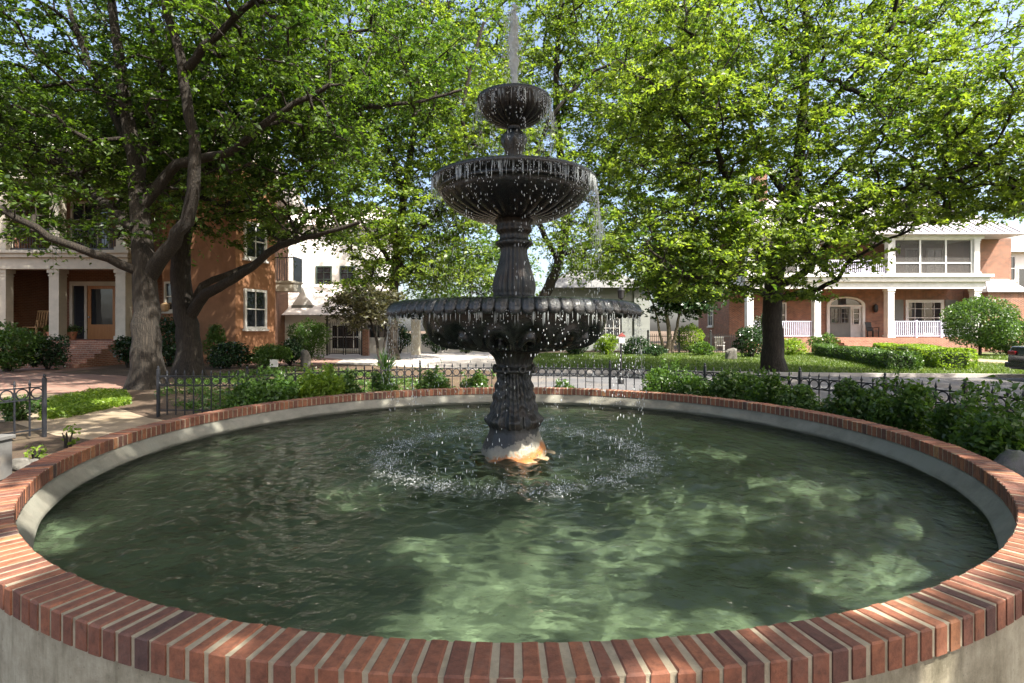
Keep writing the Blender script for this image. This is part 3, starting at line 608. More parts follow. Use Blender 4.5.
# ------------------------------------------------------------------ the pool
def pool():
    t = thing('fountain_pool', 'large round concrete fountain pool edged with a ring of red bricks', 'fountain pool', (FX, FY, 0))
    rng = np.random.default_rng(3); N = 326; mb = MB(); tint = []
    for i in range(N):
        a = 2 * PI * (i + rng.normal() * 0.018) / N; u = np.array([math.cos(a), math.sin(a), 0]); w = np.array([-math.sin(a), math.cos(a), 0])
        tilt = rng.normal() * 0.0002; u2 = u * math.cos(tilt) + w * math.sin(tilt); w2 = np.cross((0, 0, 1), u2)
        r0 = R_IN + rng.normal() * 0.0012; r1 = R_OUT + rng.normal() * 0.0012; hw = 0.0266 + rng.normal() * 0.0011; z1 = 0.50 + rng.normal() * 0.0009; z0 = 0.402; ch = 0.0045 + rng.uniform(0, 0.003)
        c = np.array([FX, FY, 0]); V = []
        for (z, e) in ((z0, 0), (z1 - ch, 0), (z1, ch)):
            for (rr, ss) in ((r0 + e, -hw + e), (r1 - e, -hw * 1.03 + e), (r1 - e, hw * 1.03 - e), (r0 + e, hw - e)):
                V.append(c + u2 * rr + w2 * ss + np.array([0, 0, z + (rng.normal() * 0.0012 - (rng.uniform(0.001, 0.0032) if rng.uniform() < 0.12 else 0) if z == z1 else 0)]))
        Fs = [(0, 3, 2, 1), (8, 9, 10, 11)]
        for l in (0, 4):
            for j in range(4): Fs.append((l + j, l + (j + 1) % 4, l + 4 + (j + 1) % 4, l + 4 + j))
        mb.add(V, Fs); v = float(np.clip(rng.normal(0.5, 0.19), 0, 1)); tint += [v] * len(Fs)
    V = np.array(mb.v); me = mb.build('brick_coping', M['coping'], t, tint=tint)
    m = MB(); m.lathe([(R_IN + 0.004, 0.402), (R_OUT - 0.0045, 0.402), (R_OUT - 0.0045, 0.4955), (R_IN + 0.004, 0.4955)], 326, FX, FY, closed=True); m.build('mortar_bed', M['mortar'], t, True)
    m = MB(); m.lathe([(3.745, 0.4), (3.745, -0.2)], 240, FX, FY,
                      lambda a, i, s: (0.004 * math.sin(9 * a) + 0.003 * math.sin(23 * a), 0)); m.build('outer_wall', M['pool_concrete'], t, True)
    m = MB(); m.lathe([(3.745, 0.3985), (3.612, 0.3985), (3.605, 0.39), (3.575, 0.345), (3.535, 0.30), (3.53, 0.285), (3.53, 0.272), (3.575, 0.262), (3.585, 0.2), (3.585, -0.17)], 240, FX, FY,
                      lambda a, i, s: (0.003 * math.sin(11 * a + i) + 0.002 * math.sin(31 * a + 2 * i), 0)); m.build('inner_wall', M['lip'], t, True, 50)
    V = [(FX, FY, -0.15)]; Q = []
    m = MB(); m.lathe([(0.02, -0.13), (1.5, -0.135), (3.0, -0.145), (3.6, -0.15)], 96, FX, FY); m.build('pool_floor', M['pool_floor'], t, True)
    # ripples: many little sources where the drops land
    rr = np.linspace(0.20, 3.59, 290); k = 720; th = np.arange(k) * 2 * PI / k
    R, T = np.meshgrid(rr, th, indexing='ij'); X = R * np.cos(T); Yy = R * np.sin(T); H = np.zeros_like(X)
    for i in range(110):
        a = rng.uniform(0, 2 * PI); r = rng.normal(1.22, 0.10); sx, sy = r * math.cos(a), r * math.sin(a)
        D = np.sqrt((X - sx) ** 2 + (Yy - sy) ** 2) + 0.05; lam = rng.uniform(0.085, 0.26)
        H += (lam / 0.2) * 0.0016 * np.sin(2 * PI * D / lam + rng.uniform(0, 6)) / np.sqrt(D) * np.exp(-D / 3.2)
    for lam, am, ph in ((0.105, 0.0021, 0.3), (0.15, 0.0027, 1.9), (0.26, 0.0026, 4.0)):
        wob = 0.04 * np.sin(3 * T + ph) + 0.03 * np.sin(5 * T + 2 * ph) + 0.012 * np.sin(11 * T + ph) * R
        mod = np.clip(0.5 + 0.35 * np.sin(2.0 * T + 2.1 * R + ph) + 0.3 * np.sin(5 * T - 1.7 * R + 2 * ph), 0, 1.2)
        H += am * mod * np.sin(2 * PI * (R + wob) / lam + ph) * np.exp(-np.abs(R - 1.25) / 2.2) * np.clip(R, 0, 1)
    for i in range(26):
        a = rng.uniform(0, 2 * PI); lam = rng.uniform(0.12, 0.5); kx, ky = math.cos(a), math.sin(a)
        H += 0.0006 * (lam / 0.25) * np.sin(2 * PI * (X * kx + Yy * ky) / lam + rng.uniform(0, 6) + 0.8 * np.sin(X * 1.7 + i) + 0.8 * np.sin(Yy * 1.3 + 2 * i))
    V = np.stack([X + FX, Yy + FY, WZ + H * np.clip((3.62 - R) / 0.25, 0.25, 1)], axis=2).reshape(-1, 3)
    i, j = np.meshgrid(np.arange(len(rr) - 1), np.arange(k), indexing='ij'); j2 = (j + 1) % k
    Q = np.stack([i * k + j, (i + 1) * k + j, (i + 1) * k + j2, i * k + j2], axis=2).reshape(-1, 4)
    wo = tag(np_mesh('water', V, Q, M['water'], smooth=True), kind='structure'); wo.cycles.is_caustics_caster = True
    for o in t.children: o.cycles.is_caustics_receiver = True
pool()

# ------------------------------------------------------------------ the fountain
def smooth_prof(pts, step=0.02):
    return [(p[0], p[1]) for p in spline([(a, b, 0) for a, b in pts], step)]
def fountain():
    t = thing('tiered_fountain', 'tall black cast iron three-tier fountain spilling water in the pool', 'fountain', (FX, FY, -0.15))
    B = lambda mb, name, mt, par=t, sh=50: mb.build(name, mt, par, True, sh)
    m = MB(); m.lathe([(0.02, -0.14), (0.42, -0.14), (0.42, 0.15), (0.415, 0.215), (0.40, 0.24), (0.30, 0.246)], 64, FX, FY, lambda a, i, s: (0.012 * math.sin(5 * a) + 0.008 * math.sin(9 * a), 0.006 * math.sin(4 * a) if i > 2 else 0)); B(m, 'plinth', M['rust_base'])
    m = MB(); m.lathe(smooth_prof([(0.315, 0.19), (0.315, 0.27), (0.30, 0.33), (0.275, 0.39), (0.25, 0.44), (0.235, 0.49), (0.24, 0.53), (0.2, 0.55)]), 64, FX, FY, lambda a, i, s: (0.006 * math.cos(8 * a), 0)); B(m, 'base', M['rust_base'])
    def leafy(a, i, s):   # acanthus leaves up the pedestal
        z = prof[i][1]; k = max(0, min(1, (z - 0.5) / 0.55)); big = abs(math.cos(4 * a)) ** 0.6; vein = math.cos(32 * a) * 0.006 + 0.004 * math.cos(64 * a + 9 * z)
        curl = math.exp(-((z - 0.57) / 0.05) ** 2) * 0.035 * big
        frond = 0.008 * math.sin(60 * z + 3 * abs(math.cos(4 * a)))
        return (0.035 * big * (1 - 0.7 * k) + vein + curl + frond - 0.012, -0.02 * (1 - big) * (1 if z < 0.62 else 0))
    prof = smooth_prof([(0.19, 0.5), (0.215, 0.53), (0.235, 0.58), (0.225, 0.63), (0.205, 0.72), (0.185, 0.85), (0.168, 0.98), (0.165, 1.04), (0.18, 1.06)], 0.012)
    m = MB(); m.lathe(prof, 256, FX, FY, leafy); B(m, 'pedestal', M['iron_pedestal'], sh=75)
    prof2 = smooth_prof([(0.165, 1.04), (0.205, 1.055), (0.21, 1.075), (0.19, 1.09), (0.17, 1.11), (0.175, 1.15), (0.20, 1.20), (0.25, 1.25), (0.30, 1.275)], 0.012)
    m = MB(); m.lathe(prof2, 96, FX, FY, lambda a, i, s: (0.008 * math.cos(24 * a) * (1 if 0.4 < s < 0.95 else 0), 0))
    for i in range(8):
        a = 2 * PI * (i + 0.5) / 8; d = np.array([math.cos(a), math.sin(a), 0]); w = np.array([-math.sin(a), math.cos(a), 0])
        m.torus(np.array([FX, FY, 1.085]) + d * 0.205, 0.028, 0.014, w, (0, 0, 1), 14, 7)
    B(m, 'collar', M['iron_pedestal'], sh=70)
    # lower bowl: relief panels underneath, leafy drooping lip
    pb = smooth_prof([(0.26, 1.262), (0.42, 1.275), (0.60, 1.315), (0.74, 1.38), (0.84, 1.46), (0.885, 1.54), (0.90, 1.62), (0.93, 1.66), (1.0, 1.69)], 0.014)
    def relief(a, i, s):
        u = (a * 8 / (2 * PI)) % 1.0 * 2 - 1; v = (s - 0.5) * 2.4; h = 0
        for cu, cv, sg in ((-0.5, -0.1, 1), (0.5, -0.1, -1)):
            x = (u - cu) * 1.6; y = v - cv; d = math.hypot(x, y); h += 0.022 * math.sin(11 * d - sg * math.atan2(y, x)) * math.exp(-(d / 0.75) ** 4)
        h += 0.03 * math.exp(-((u * 3.2) ** 2 + (v * 1.4) ** 2)) + 0.016 * math.exp(-((1 - abs(u)) * 5) ** 2)
        h += 0.008 * math.sin(26 * u + 5 * v) * math.exp(-((v + 0.9) * 2.2) ** 2)
        k = max(0, 1 - abs(s - 0.5) * 2.05)
        return (h * 1.9 * k ** 0.4, -0.9 * h * k ** 0.4)
    m = MB(); m.lathe(pb, 400, FX, FY, relief)
    bowl = B(m, 'lower_bowl', M['iron'], sh=75)
    m = MB(); m.lathe([(0.99, 1.70), (0.95, 1.66), (0.6, 1.5), (0.02, 1.45)], 64, FX, FY); B(m, 'basin', M['iron'], bowl)
    NL = 72
    pl = smooth_prof([(0.955, 1.665), (1.00, 1.705), (1.06, 1.727), (1.12, 1.724), (1.17, 1.705), (1.20, 1.672), (1.212, 1.64), (1.207, 1.615), (1.19, 1.612), (1.17, 1.64), (1.12, 1.68), (1.0, 1.685)], 0.014)
    np_ = len(pl)
    def lip(a, i, s):
        e = abs(math.cos(NL / 2 * a)); z = 0.5 + 0.5 * math.cos(NL * a)
        g = math.sin(PI * min(1, max(0, s / 0.75))) ; big = 0.5 + 0.5 * math.cos(NL / 6 * a)
        low = math.exp(-((s - 0.62) / 0.13) ** 2)
        return (0.034 * (e ** 0.5 - 0.6) * g + 0.006 * math.cos(3 * NL * a) * g * z, -0.05 * (e ** 0.5 - 0.4) * low - 0.012 * (big - 0.5) * low)
    m = MB(); m.lathe(pl, NL * 10, FX, FY, lip); B(m, 'lip', M['iron'], bowl, sh=80)
    # middle stem
    ps = smooth_prof([(0.20, 1.46), (0.24, 1.70), (0.25, 1.76), (0.215, 1.785), (0.185, 1.81), (0.188, 1.86), (0.182, 1.93), (0.162, 2.03), (0.145, 2.13), (0.128, 2.22), (0.135, 2.27), (0.175, 2.30), (0.18, 2.33), (0.145, 2.35), (0.14, 2.40), (0.175, 2.44), (0.165, 2.50), (0.20, 2.545)], 0.012)
    def stem(a, i, s):
        z = ps[i][1]; k = math.exp(-((z - 1.92) / 0.16) ** 2)
        return (k * (0.02 * abs(math.cos(4 * a)) ** 0.7 + 0.008 * math.cos(24 * a)) + 0.004 * math.cos(20 * a) * (1 if z > 2.0 else 0.3), 0)
    m = MB(); m.lathe(ps, 200, FX, FY, stem); B(m, 'middle_stem', M['iron_pedestal'], sh=70)
    # middle bowl with fluted underside
    pm = smooth_prof([(0.15, 2.535), (0.26, 2.55), (0.40, 2.585), (0.54, 2.645), (0.64, 2.71), (0.70, 2.77), (0.715, 2.80), (0.735, 2.805), (0.745, 2.825), (0.735, 2.845), (0.76, 2.86), (0.79, 2.875), (0.805, 2.90), (0.80, 2.925), (0.78, 2.93), (0.74, 2.90), (0.6, 2.80), (0.3, 2.72), (0.05, 2.70)], 0.012)
    def flute(a, i, s):
        r, z = pm[i]
        if z < 2.79 and s < 0.5: return (0.0, -0.02 * (abs(math.cos(16 * a)) ** 0.5) * min(1, (z - 2.53) / 0.06) * 1.0)
        if 2.85 < z < 2.93: return (0.006 * abs(math.cos(60 * a)), 0)
        return (0, 0)
    m = MB(); m.lathe(pm, 480, FX, FY, flute); B(m, 'middle_bowl', M['iron'], sh=70)
    pu = smooth_prof([(0.09, 2.70), (0.12, 2.93), (0.11, 3.02), (0.075, 3.08), (0.07, 3.16), (0.085, 3.22), (0.10, 3.26), (0.115, 3.31), (0.118, 3.36), (0.10, 3.40), (0.065, 3.43), (0.06, 3.47), (0.09, 3.50)], 0.01)
    m = MB(); m.lathe(pu, 120, FX, FY, lambda a, i, s: (0.028 * (abs(math.cos(4 * a)) - 0.6) * math.exp(-((pu[i][1] - 3.34) / 0.07) ** 2) + 0.003 * math.cos(16 * a), 0)); B(m, 'upper_stem', M['iron'], sh=70)
    pt = smooth_prof([(0.07, 3.475), (0.12, 3.487), (0.20, 3.52), (0.27, 3.57), (0.315, 3.62), (0.33, 3.65), (0.345, 3.67), (0.36, 3.70), (0.362, 3.73), (0.35, 3.735), (0.33, 3.72), (0.25, 3.66), (0.1, 3.62), (0.02, 3.615)], 0.01)
    def pet(a, i, s):
        r, z = pt[i]
        if s < 0.55 and z < 3.66: return (0.018 * (abs(math.cos(10 * a)) ** 0.6 - 0.5) * min(1, (z - 3.47) / 0.05), -0.008 * abs(math.cos(10 * a)))
        return (0.004 * abs(math.cos(40 * a)), 0)
    m = MB(); m.lathe(pt, 320, FX, FY, pet); B(m, 'top_bowl', M['iron'], sh=70)
    m = MB(); m.lathe(smooth_prof([(0.05, 3.6), (0.05, 3.72), (0.035, 3.75), (0.035, 3.79), (0.02, 3.81), (0.012, 3.83)]), 24, FX, FY); B(m, 'nozzle', M['iron'])
fountain()

def drops_mesh(name, rng, C, rad, ln, label, cat, mt, tilt=None):
    n = len(C); rad = np.broadcast_to(rad, (n,))[:, None]; ln = np.broadcast_to(ln, (n,))[:, None]
    ax = np.tile(np.array([[0, 0, 1.0]]), (n, 1)) if tilt is None else tilt
    u = np.cross(ax, np.array([[0.3, 1, 0.1]])); u /= np.linalg.norm(u, axis=1, keepdims=True); w = np.cross(ax, u)
    k = 6; rows = [C - ax * ln]
    for zz, rr in ((-0.45, 0.85), (0.35, 0.9)):
        for j in range(k): rows.append(C + ax * ln * zz + (u * math.cos(2 * PI * j / k) + w * math.sin(2 * PI * j / k)) * rad * rr)
    rows.append(C + ax * ln); m = 2 * k + 2
    V = np.stack(rows, axis=1).reshape(-1, 3); o = (np.arange(n) * m)[:, None]
    Q = np.concatenate([o + np.array([[0, 1 + (j + 1) % k, 1 + j, 0]])[:, :3] for j in range(k)] + [o + np.array([[m - 1, 1 + k + j, 1 + k + (j + 1) % k]]) for j in range(k)]
                       + [o + np.array([[1 + j, 1 + (j + 1) % k, 1 + k + (j + 1) % k]]) for j in range(k)] + [o + np.array([[1 + j, 1 + k + (j + 1) % k, 1 + k + j]]) for j in range(k)])
    return tag(np_mesh(name, V, Q, mt, smooth=True), label, cat, kind='stuff')
def falling():
    rng = np.random.default_rng(12); g = 9.81
    tiers = [(0.365, 3.70, 2.85, 1500, 0.06), (0.805, 2.89, 1.75, 2900, 0.05), (1.205, 1.615, WZ, 2100, 0.04)]
    names = ['fine white drops raining from the small top bowl', 'white drops raining from the broad middle bowl', 'white drops raining from the leafy lip into the pool']
    for (R, z0, z1, n, v0), lab in zip(tiers, names):
        T = math.sqrt(2 * (z0 - z1) / g); na = int(R * 130); ang = rng.uniform(0, 2 * PI, na)
        a = ang[rng.integers(0, na, n)] + rng.normal(size=n) * 0.03; t = rng.uniform(0, 1, n) * T; v = v0 * rng.uniform(0.1, 2.2, n)
        r = R + v * t + rng.normal(size=n) * 0.006 * (1 + 6 * t); z = z0 - 0.5 * g * t * t
        C = np.stack([FX + r * np.cos(a), FY + r * np.sin(a), z], axis=1)
        rad = 0.0015 + 0.0026 * rng.uniform(0, 1, n) ** 1.8; ln = rad * (1.3 + 4.5 * t / T * rng.uniform(0.4, 1.2, n))
        drops_mesh('water_drops', rng, C, rad, ln, lab, 'water drops', M['drops'])
    # threads clinging to the rims
    C = []; rad = []; ln = []
    for R, z0, n, l0 in ((0.362, 3.71, 130, 0.06), (0.81, 2.895, 420, 0.06), (1.212, 1.61, 300, 0.04)):
        a = rng.uniform(0, 2 * PI, n); l = l0 * rng.uniform(0.3, 1.5, n)
        C.append(np.stack([FX + R * np.cos(a), FY + R * np.sin(a), z0 - l], axis=1)); rad.append(rng.uniform(0.0014, 0.0034, n)); ln.append(l)
    drops_mesh('water_threads', rng, np.concatenate(C), np.concatenate(rad), np.concatenate(ln), 'short glistening water threads clinging to the bowl rims', 'water threads', M['thread'])
    # curtains on the sunny side of the two upper bowls
    C = []; rad = []; ln = []
    for R, z0, n, l0, ac, sp in ((0.375, 3.66, 46, 0.10, -0.15, 0.28), (0.375, 3.66, 22, 0.07, 3.3, 0.25), (0.82, 2.84, 80, 0.14, -0.1, 0.22), (1.215, 1.58, 34, 0.08, 3.15, 0.2), (1.215, 1.58, 34, 0.08, -0.05, 0.2)):
        a = ac + rng.normal(size=n) * sp; s = rng.uniform(0, 1, n); l = l0 * rng.uniform(0.3, 1.2, n) * (1.1 - 0.6 * s)
        r = R + 0.06 * s * rng.uniform(0.2, 1.2, n); z = z0 - l - s * (0.45 if R < 1 else 0.6) * (R / 0.8 if R < 0.5 else 1)
        C.append(np.stack([FX + r * np.cos(a), FY + r * np.sin(a), z], axis=1)); rad.append(rng.uniform(0.0015, 0.0034, n)); ln.append(l)
    drops_mesh('water_curtain', rng, np.concatenate(C), np.concatenate(rad), np.concatenate(ln), 'thin pale streams falling at the sides of the bowls', 'water curtain', M['thread'])
    # splash where it lands
    n = 6000; a = rng.uniform(0, 2 * PI, n); a = a + 0.05 * np.sin(17 * a) + 0.03 * np.sin(41 * a + 1); r = np.where(rng.uniform(size=n) < 0.7, rng.normal(1.25, 0.085, n), rng.normal(1.25, 0.28, n)); z = WZ + 0.004 + rng.exponential(0.016, n)
    rad = rng.uniform(0.0010, 0.0032, n)
    drops_mesh('water_splash', rng, np.stack([FX + r * np.cos(a), FY + r * np.sin(a), z], axis=1), rad, rad * rng.uniform(0.9, 1.8, n), 'ring of small white splashes on the pool surface', 'water splash', M['drops'])
    # the jet on top
    t = thing('water_jet', 'white jet of water shooting up above the top bowl', 'water jet', (FX, FY, 3.83))
    m = MB(); z = np.linspace(3.83, 4.62, 60); pts = [(FX + 0.006 * math.sin(7 * q), FY + 0.006 * math.cos(9 * q), q) for q in z]
    rad = [0.012 + 0.03 * min(1, (q - 3.83) / 0.25) * (1 if q < 4.4 else max(0.12, (4.64 - q) / 0.24)) + 0.006 * math.sin(31 * q) for q in z]
    m.tube(pts, rad, 18, True, lambda a, i: 0.18 * math.sin(5 * a + i * 0.9) + 0.15 * math.sin(3 * a - i * 0.53)); m.build('column', M['drops'], t, True, 80)
    n = 900; q = rng.uniform(0, 1, n); zz = 3.85 + 0.82 * q ** 0.8; rr = np.abs(rng.normal(size=n)) * (0.014 + 0.026 * (1 - np.abs(q - 0.55)))
    a = rng.uniform(0, 2 * PI, n); back = rng.uniform(size=n) < 0.35; rr = np.where(back, rr + 0.05, rr)
    C = np.stack([FX - 0.02 * back + rr * np.cos(a), FY + rr * np.sin(a), zz - 0.15 * back], axis=1); rad = rng.uniform(0.003, 0.006, n)
    o = drops_mesh('spray', rng, C, rad, rad * rng.uniform(1.2, 3.5, n), None, None, M['drops']); o['kind'] = 'stuff'
    o.parent = t; o.location = -t.location
falling()

# ------------------------------------------------------------------ low iron fence
def fence_protos():
    m = MB(); m.box(-0.008, 0.008, -0.008, 0.008, 0.04, 0.70); m.lathe([(0.006, 0.70), (0.016, 0.705), (0.010, 0.715), (0.018, 0.735), (0.010, 0.765), (0.001, 0.80)], 8)
    pk = m.build('picket', M['fence'], None, True, 40)
    m = MB(); m.torus((0, 0, 0.61), 0.066, 0.009, (1, 0, 0), (0, 0, 1), 18, 6); rg = m.build('ring', M['fence'], None, True)
    m = MB(); m.box(-0.02, 0.02, -0.02, 0.02, -0.05, 0.79); m.lathe([(0.027, 0.79), (0.027, 0.806), (0.012, 0.815), (0.019, 0.835), (0.013, 0.855), (0.002, 0.862)], 10); ps = m.build('post', M['fence'], None, True, 40)
    return pk, rg, ps
pk0, rg0, ps0 = fence_protos()
used = set()
def fput(src, parent, p, ang):
    if src.name not in used and src.parent is None: used.add(src.name); o = src
    else: o = src.copy(); COL.objects.link(o)
    o.parent = parent; o.location = Vector([float(x) for x in p]); o.rotation_euler = (0, 0, ang); return o
def fence_panel(p0, p1, label, last=False):
    p0 = np.array([p0[0], p0[1], 0.0]); p1 = np.array([p1[0], p1[1], 0.0]); d = p1 - p0; L = np.linalg.norm(d); u = d / L; ang = math.atan2(u[1], u[0])
    t = thing('iron_fence', label, 'fence', p0, 'low iron fence panels round the fountain')
    fput(ps0, t, (0, 0, 0), ang)
    if last: fput(ps0, t, d, ang)
    n = max(3, int(round(L / 0.158))); s = L / n
    for i in range(1, n): fput(pk0, t, u * s * i, ang)
    for i in range(n): fput(rg0, t, u * s * (i + 0.5), ang)
    w = np.array([-u[1], u[0], 0])
    for z in (0.11, 0.522, 0.682):
        m = MB(); m.obox(p0 + u * 0.025 - w * 0.011 + (0, 0, z), u * (L - 0.05), w * 0.022, (0, 0, 0.018)); m.build('rail', M['fence'], t)
fence_panel((-6.95, 5.9), (-6.40, 7.28), 'short iron fence panel behind the grey utility box', True)
pp = [(-5.95, 8.95)] + [ring_pt(px, 5.72)[:2] for px in (247, 330, 420, 515, 610, 705, 800, 885, 965, 1040)]
labs = ['iron fence panel with a tall end post beside the biggest tree trunk', 'iron fence panel behind the bright leafy shrub on the left', 'iron fence panel with sunlit rings nearest the tall grey standing stone', 'sunlit iron fence panel just left of the fountain pedestal', 'iron fence panel just right of the fountain pedestal',
        'iron fence panel in front of the lamp post', 'iron fence panel behind the low dark shrubs left of the right-hand tree', 'iron fence panel with pale finials under the right-hand tree', 'iron fence panel behind the clipped dense shrub, in front of the hedges', 'iron fence panel with rings bare against the grey street']
for i in range(len(pp) - 1): fence_panel(pp[i], pp[i + 1], labs[i], i == len(pp) - 2)

# ------------------------------------------------------------------ houses
EX, EY, EZ = np.array([1.0, 0, 0]), np.array([0, 1.0, 0]), np.array([0, 0, 1.0])
def window(t, p, u, w, h, cols=2, rows=2, mt='white', fw=0.09, glass='glass', name='window', sill=True):
    """p: lower left corner on the wall, u: along the wall, outward normal = u x z"""
    p = np.asarray(p, float); u = np.asarray(u, float); u = u / np.linalg.norm(u); n = np.cross(u, EZ)
    f = MB(); D = n * 0.09
    f.obox(p, u * fw, D, EZ * h); f.obox(p + u * (w - fw), u * fw, D, EZ * h)
    f.obox(p + u * fw, u * (w - 2 * fw), D, EZ * fw); f.obox(p + u * fw + EZ * (h - fw), u * (w - 2 * fw), D, EZ * fw)
    for i in range(1, cols): f.obox(p + u * (w * i / cols - 0.015) + EZ * fw + n * 0.03, u * 0.03, n * 0.035, EZ * (h - 2 * fw))
    for j in range(1, rows):
        b = 0.03 if not (rows % 2 == 0 and j == rows // 2) else 0.055
        f.obox(p + u * fw + EZ * (h * j / rows - b / 2) + n * 0.034, u * (w - 2 * fw), n * 0.035, EZ * b)
    if sill: f.obox(p - u * 0.06 - EZ * 0.09, u * (w + 0.12), n * 0.15, EZ * 0.087)
    o = f.build(name, M[mt], t)
    g = MB(); g.obox(p + u * fw + EZ * fw + n * 0.004, u * (w - 2 * fw), n * 0.02, EZ * (h - 2 * fw)); g.build('pane', M[glass], o)
    return o
def quad_wall(mb, p, u, L, z0, z1, th=0.25):
    u = np.asarray(u, float) / np.linalg.norm(u); n = np.cross(u, EZ); mb.obox(np.array([p[0], p[1], z0]) - n * th, u * L, n * th, EZ * (z1 - z0))
def column(t, x, y, z0, z1, w, mt, name='column'):
    m = MB(); h = w / 2; m.box(x - h, x + h, y - h, y + h, z0, z1); m.box(x - h - 0.05, x + h + 0.05, y - h - 0.05, y + h + 0.05, z0 - 0.003, z0 + 0.18); m.box(x - h - 0.05, x + h + 0.05, y - h - 0.05, y + h + 0.05, z1 - 0.16, z1 + 0.003); m.box(x - h - 0.025, x + h + 0.025, y - h - 0.025, y + h + 0.025, z1 - 0.3, z1 - 0.24)
    return m.build(name, M[mt], t)
def railing(t, x0, x1, y, z0, z1, mt, sp=0.14, bw=0.035, name='railing', posts=()):
    m = MB(); m.box(x0, x1, y - 0.04, y + 0.04, z1 - 0.07, z1); m.box(x0, x1, y - 0.03, y + 0.03, z0 + 0.08, z0 + 0.14)
    n = int((x1 - x0) / sp)
    for i in range(n + 1):
        x = x0 + (x1 - x0) * (i + 0.5) / (n + 1); m.box(x - bw / 2, x + bw / 2, y - bw / 2, y + bw / 2, z0 + 0.14, z1 - 0.07)
    for x in posts: m.box(x - 0.07, x + 0.07, y - 0.07, y + 0.07, z0, z1 + 0.06)
    return m.build(name, M[mt], t)
def steps(t, x0, x1, y0, n, run, z1, mt):
    m = MB(); rise = z1 / n
    for i in range(n): m.box(x0, x1, y0 - run * (n - i), y0 - (run * (n - i - 1) if i < n - 1 else 0) + 0, 0, rise * (i + 1) - (0.004 if i == n - 1 else 0))
    return m.build('steps', M[mt], t)

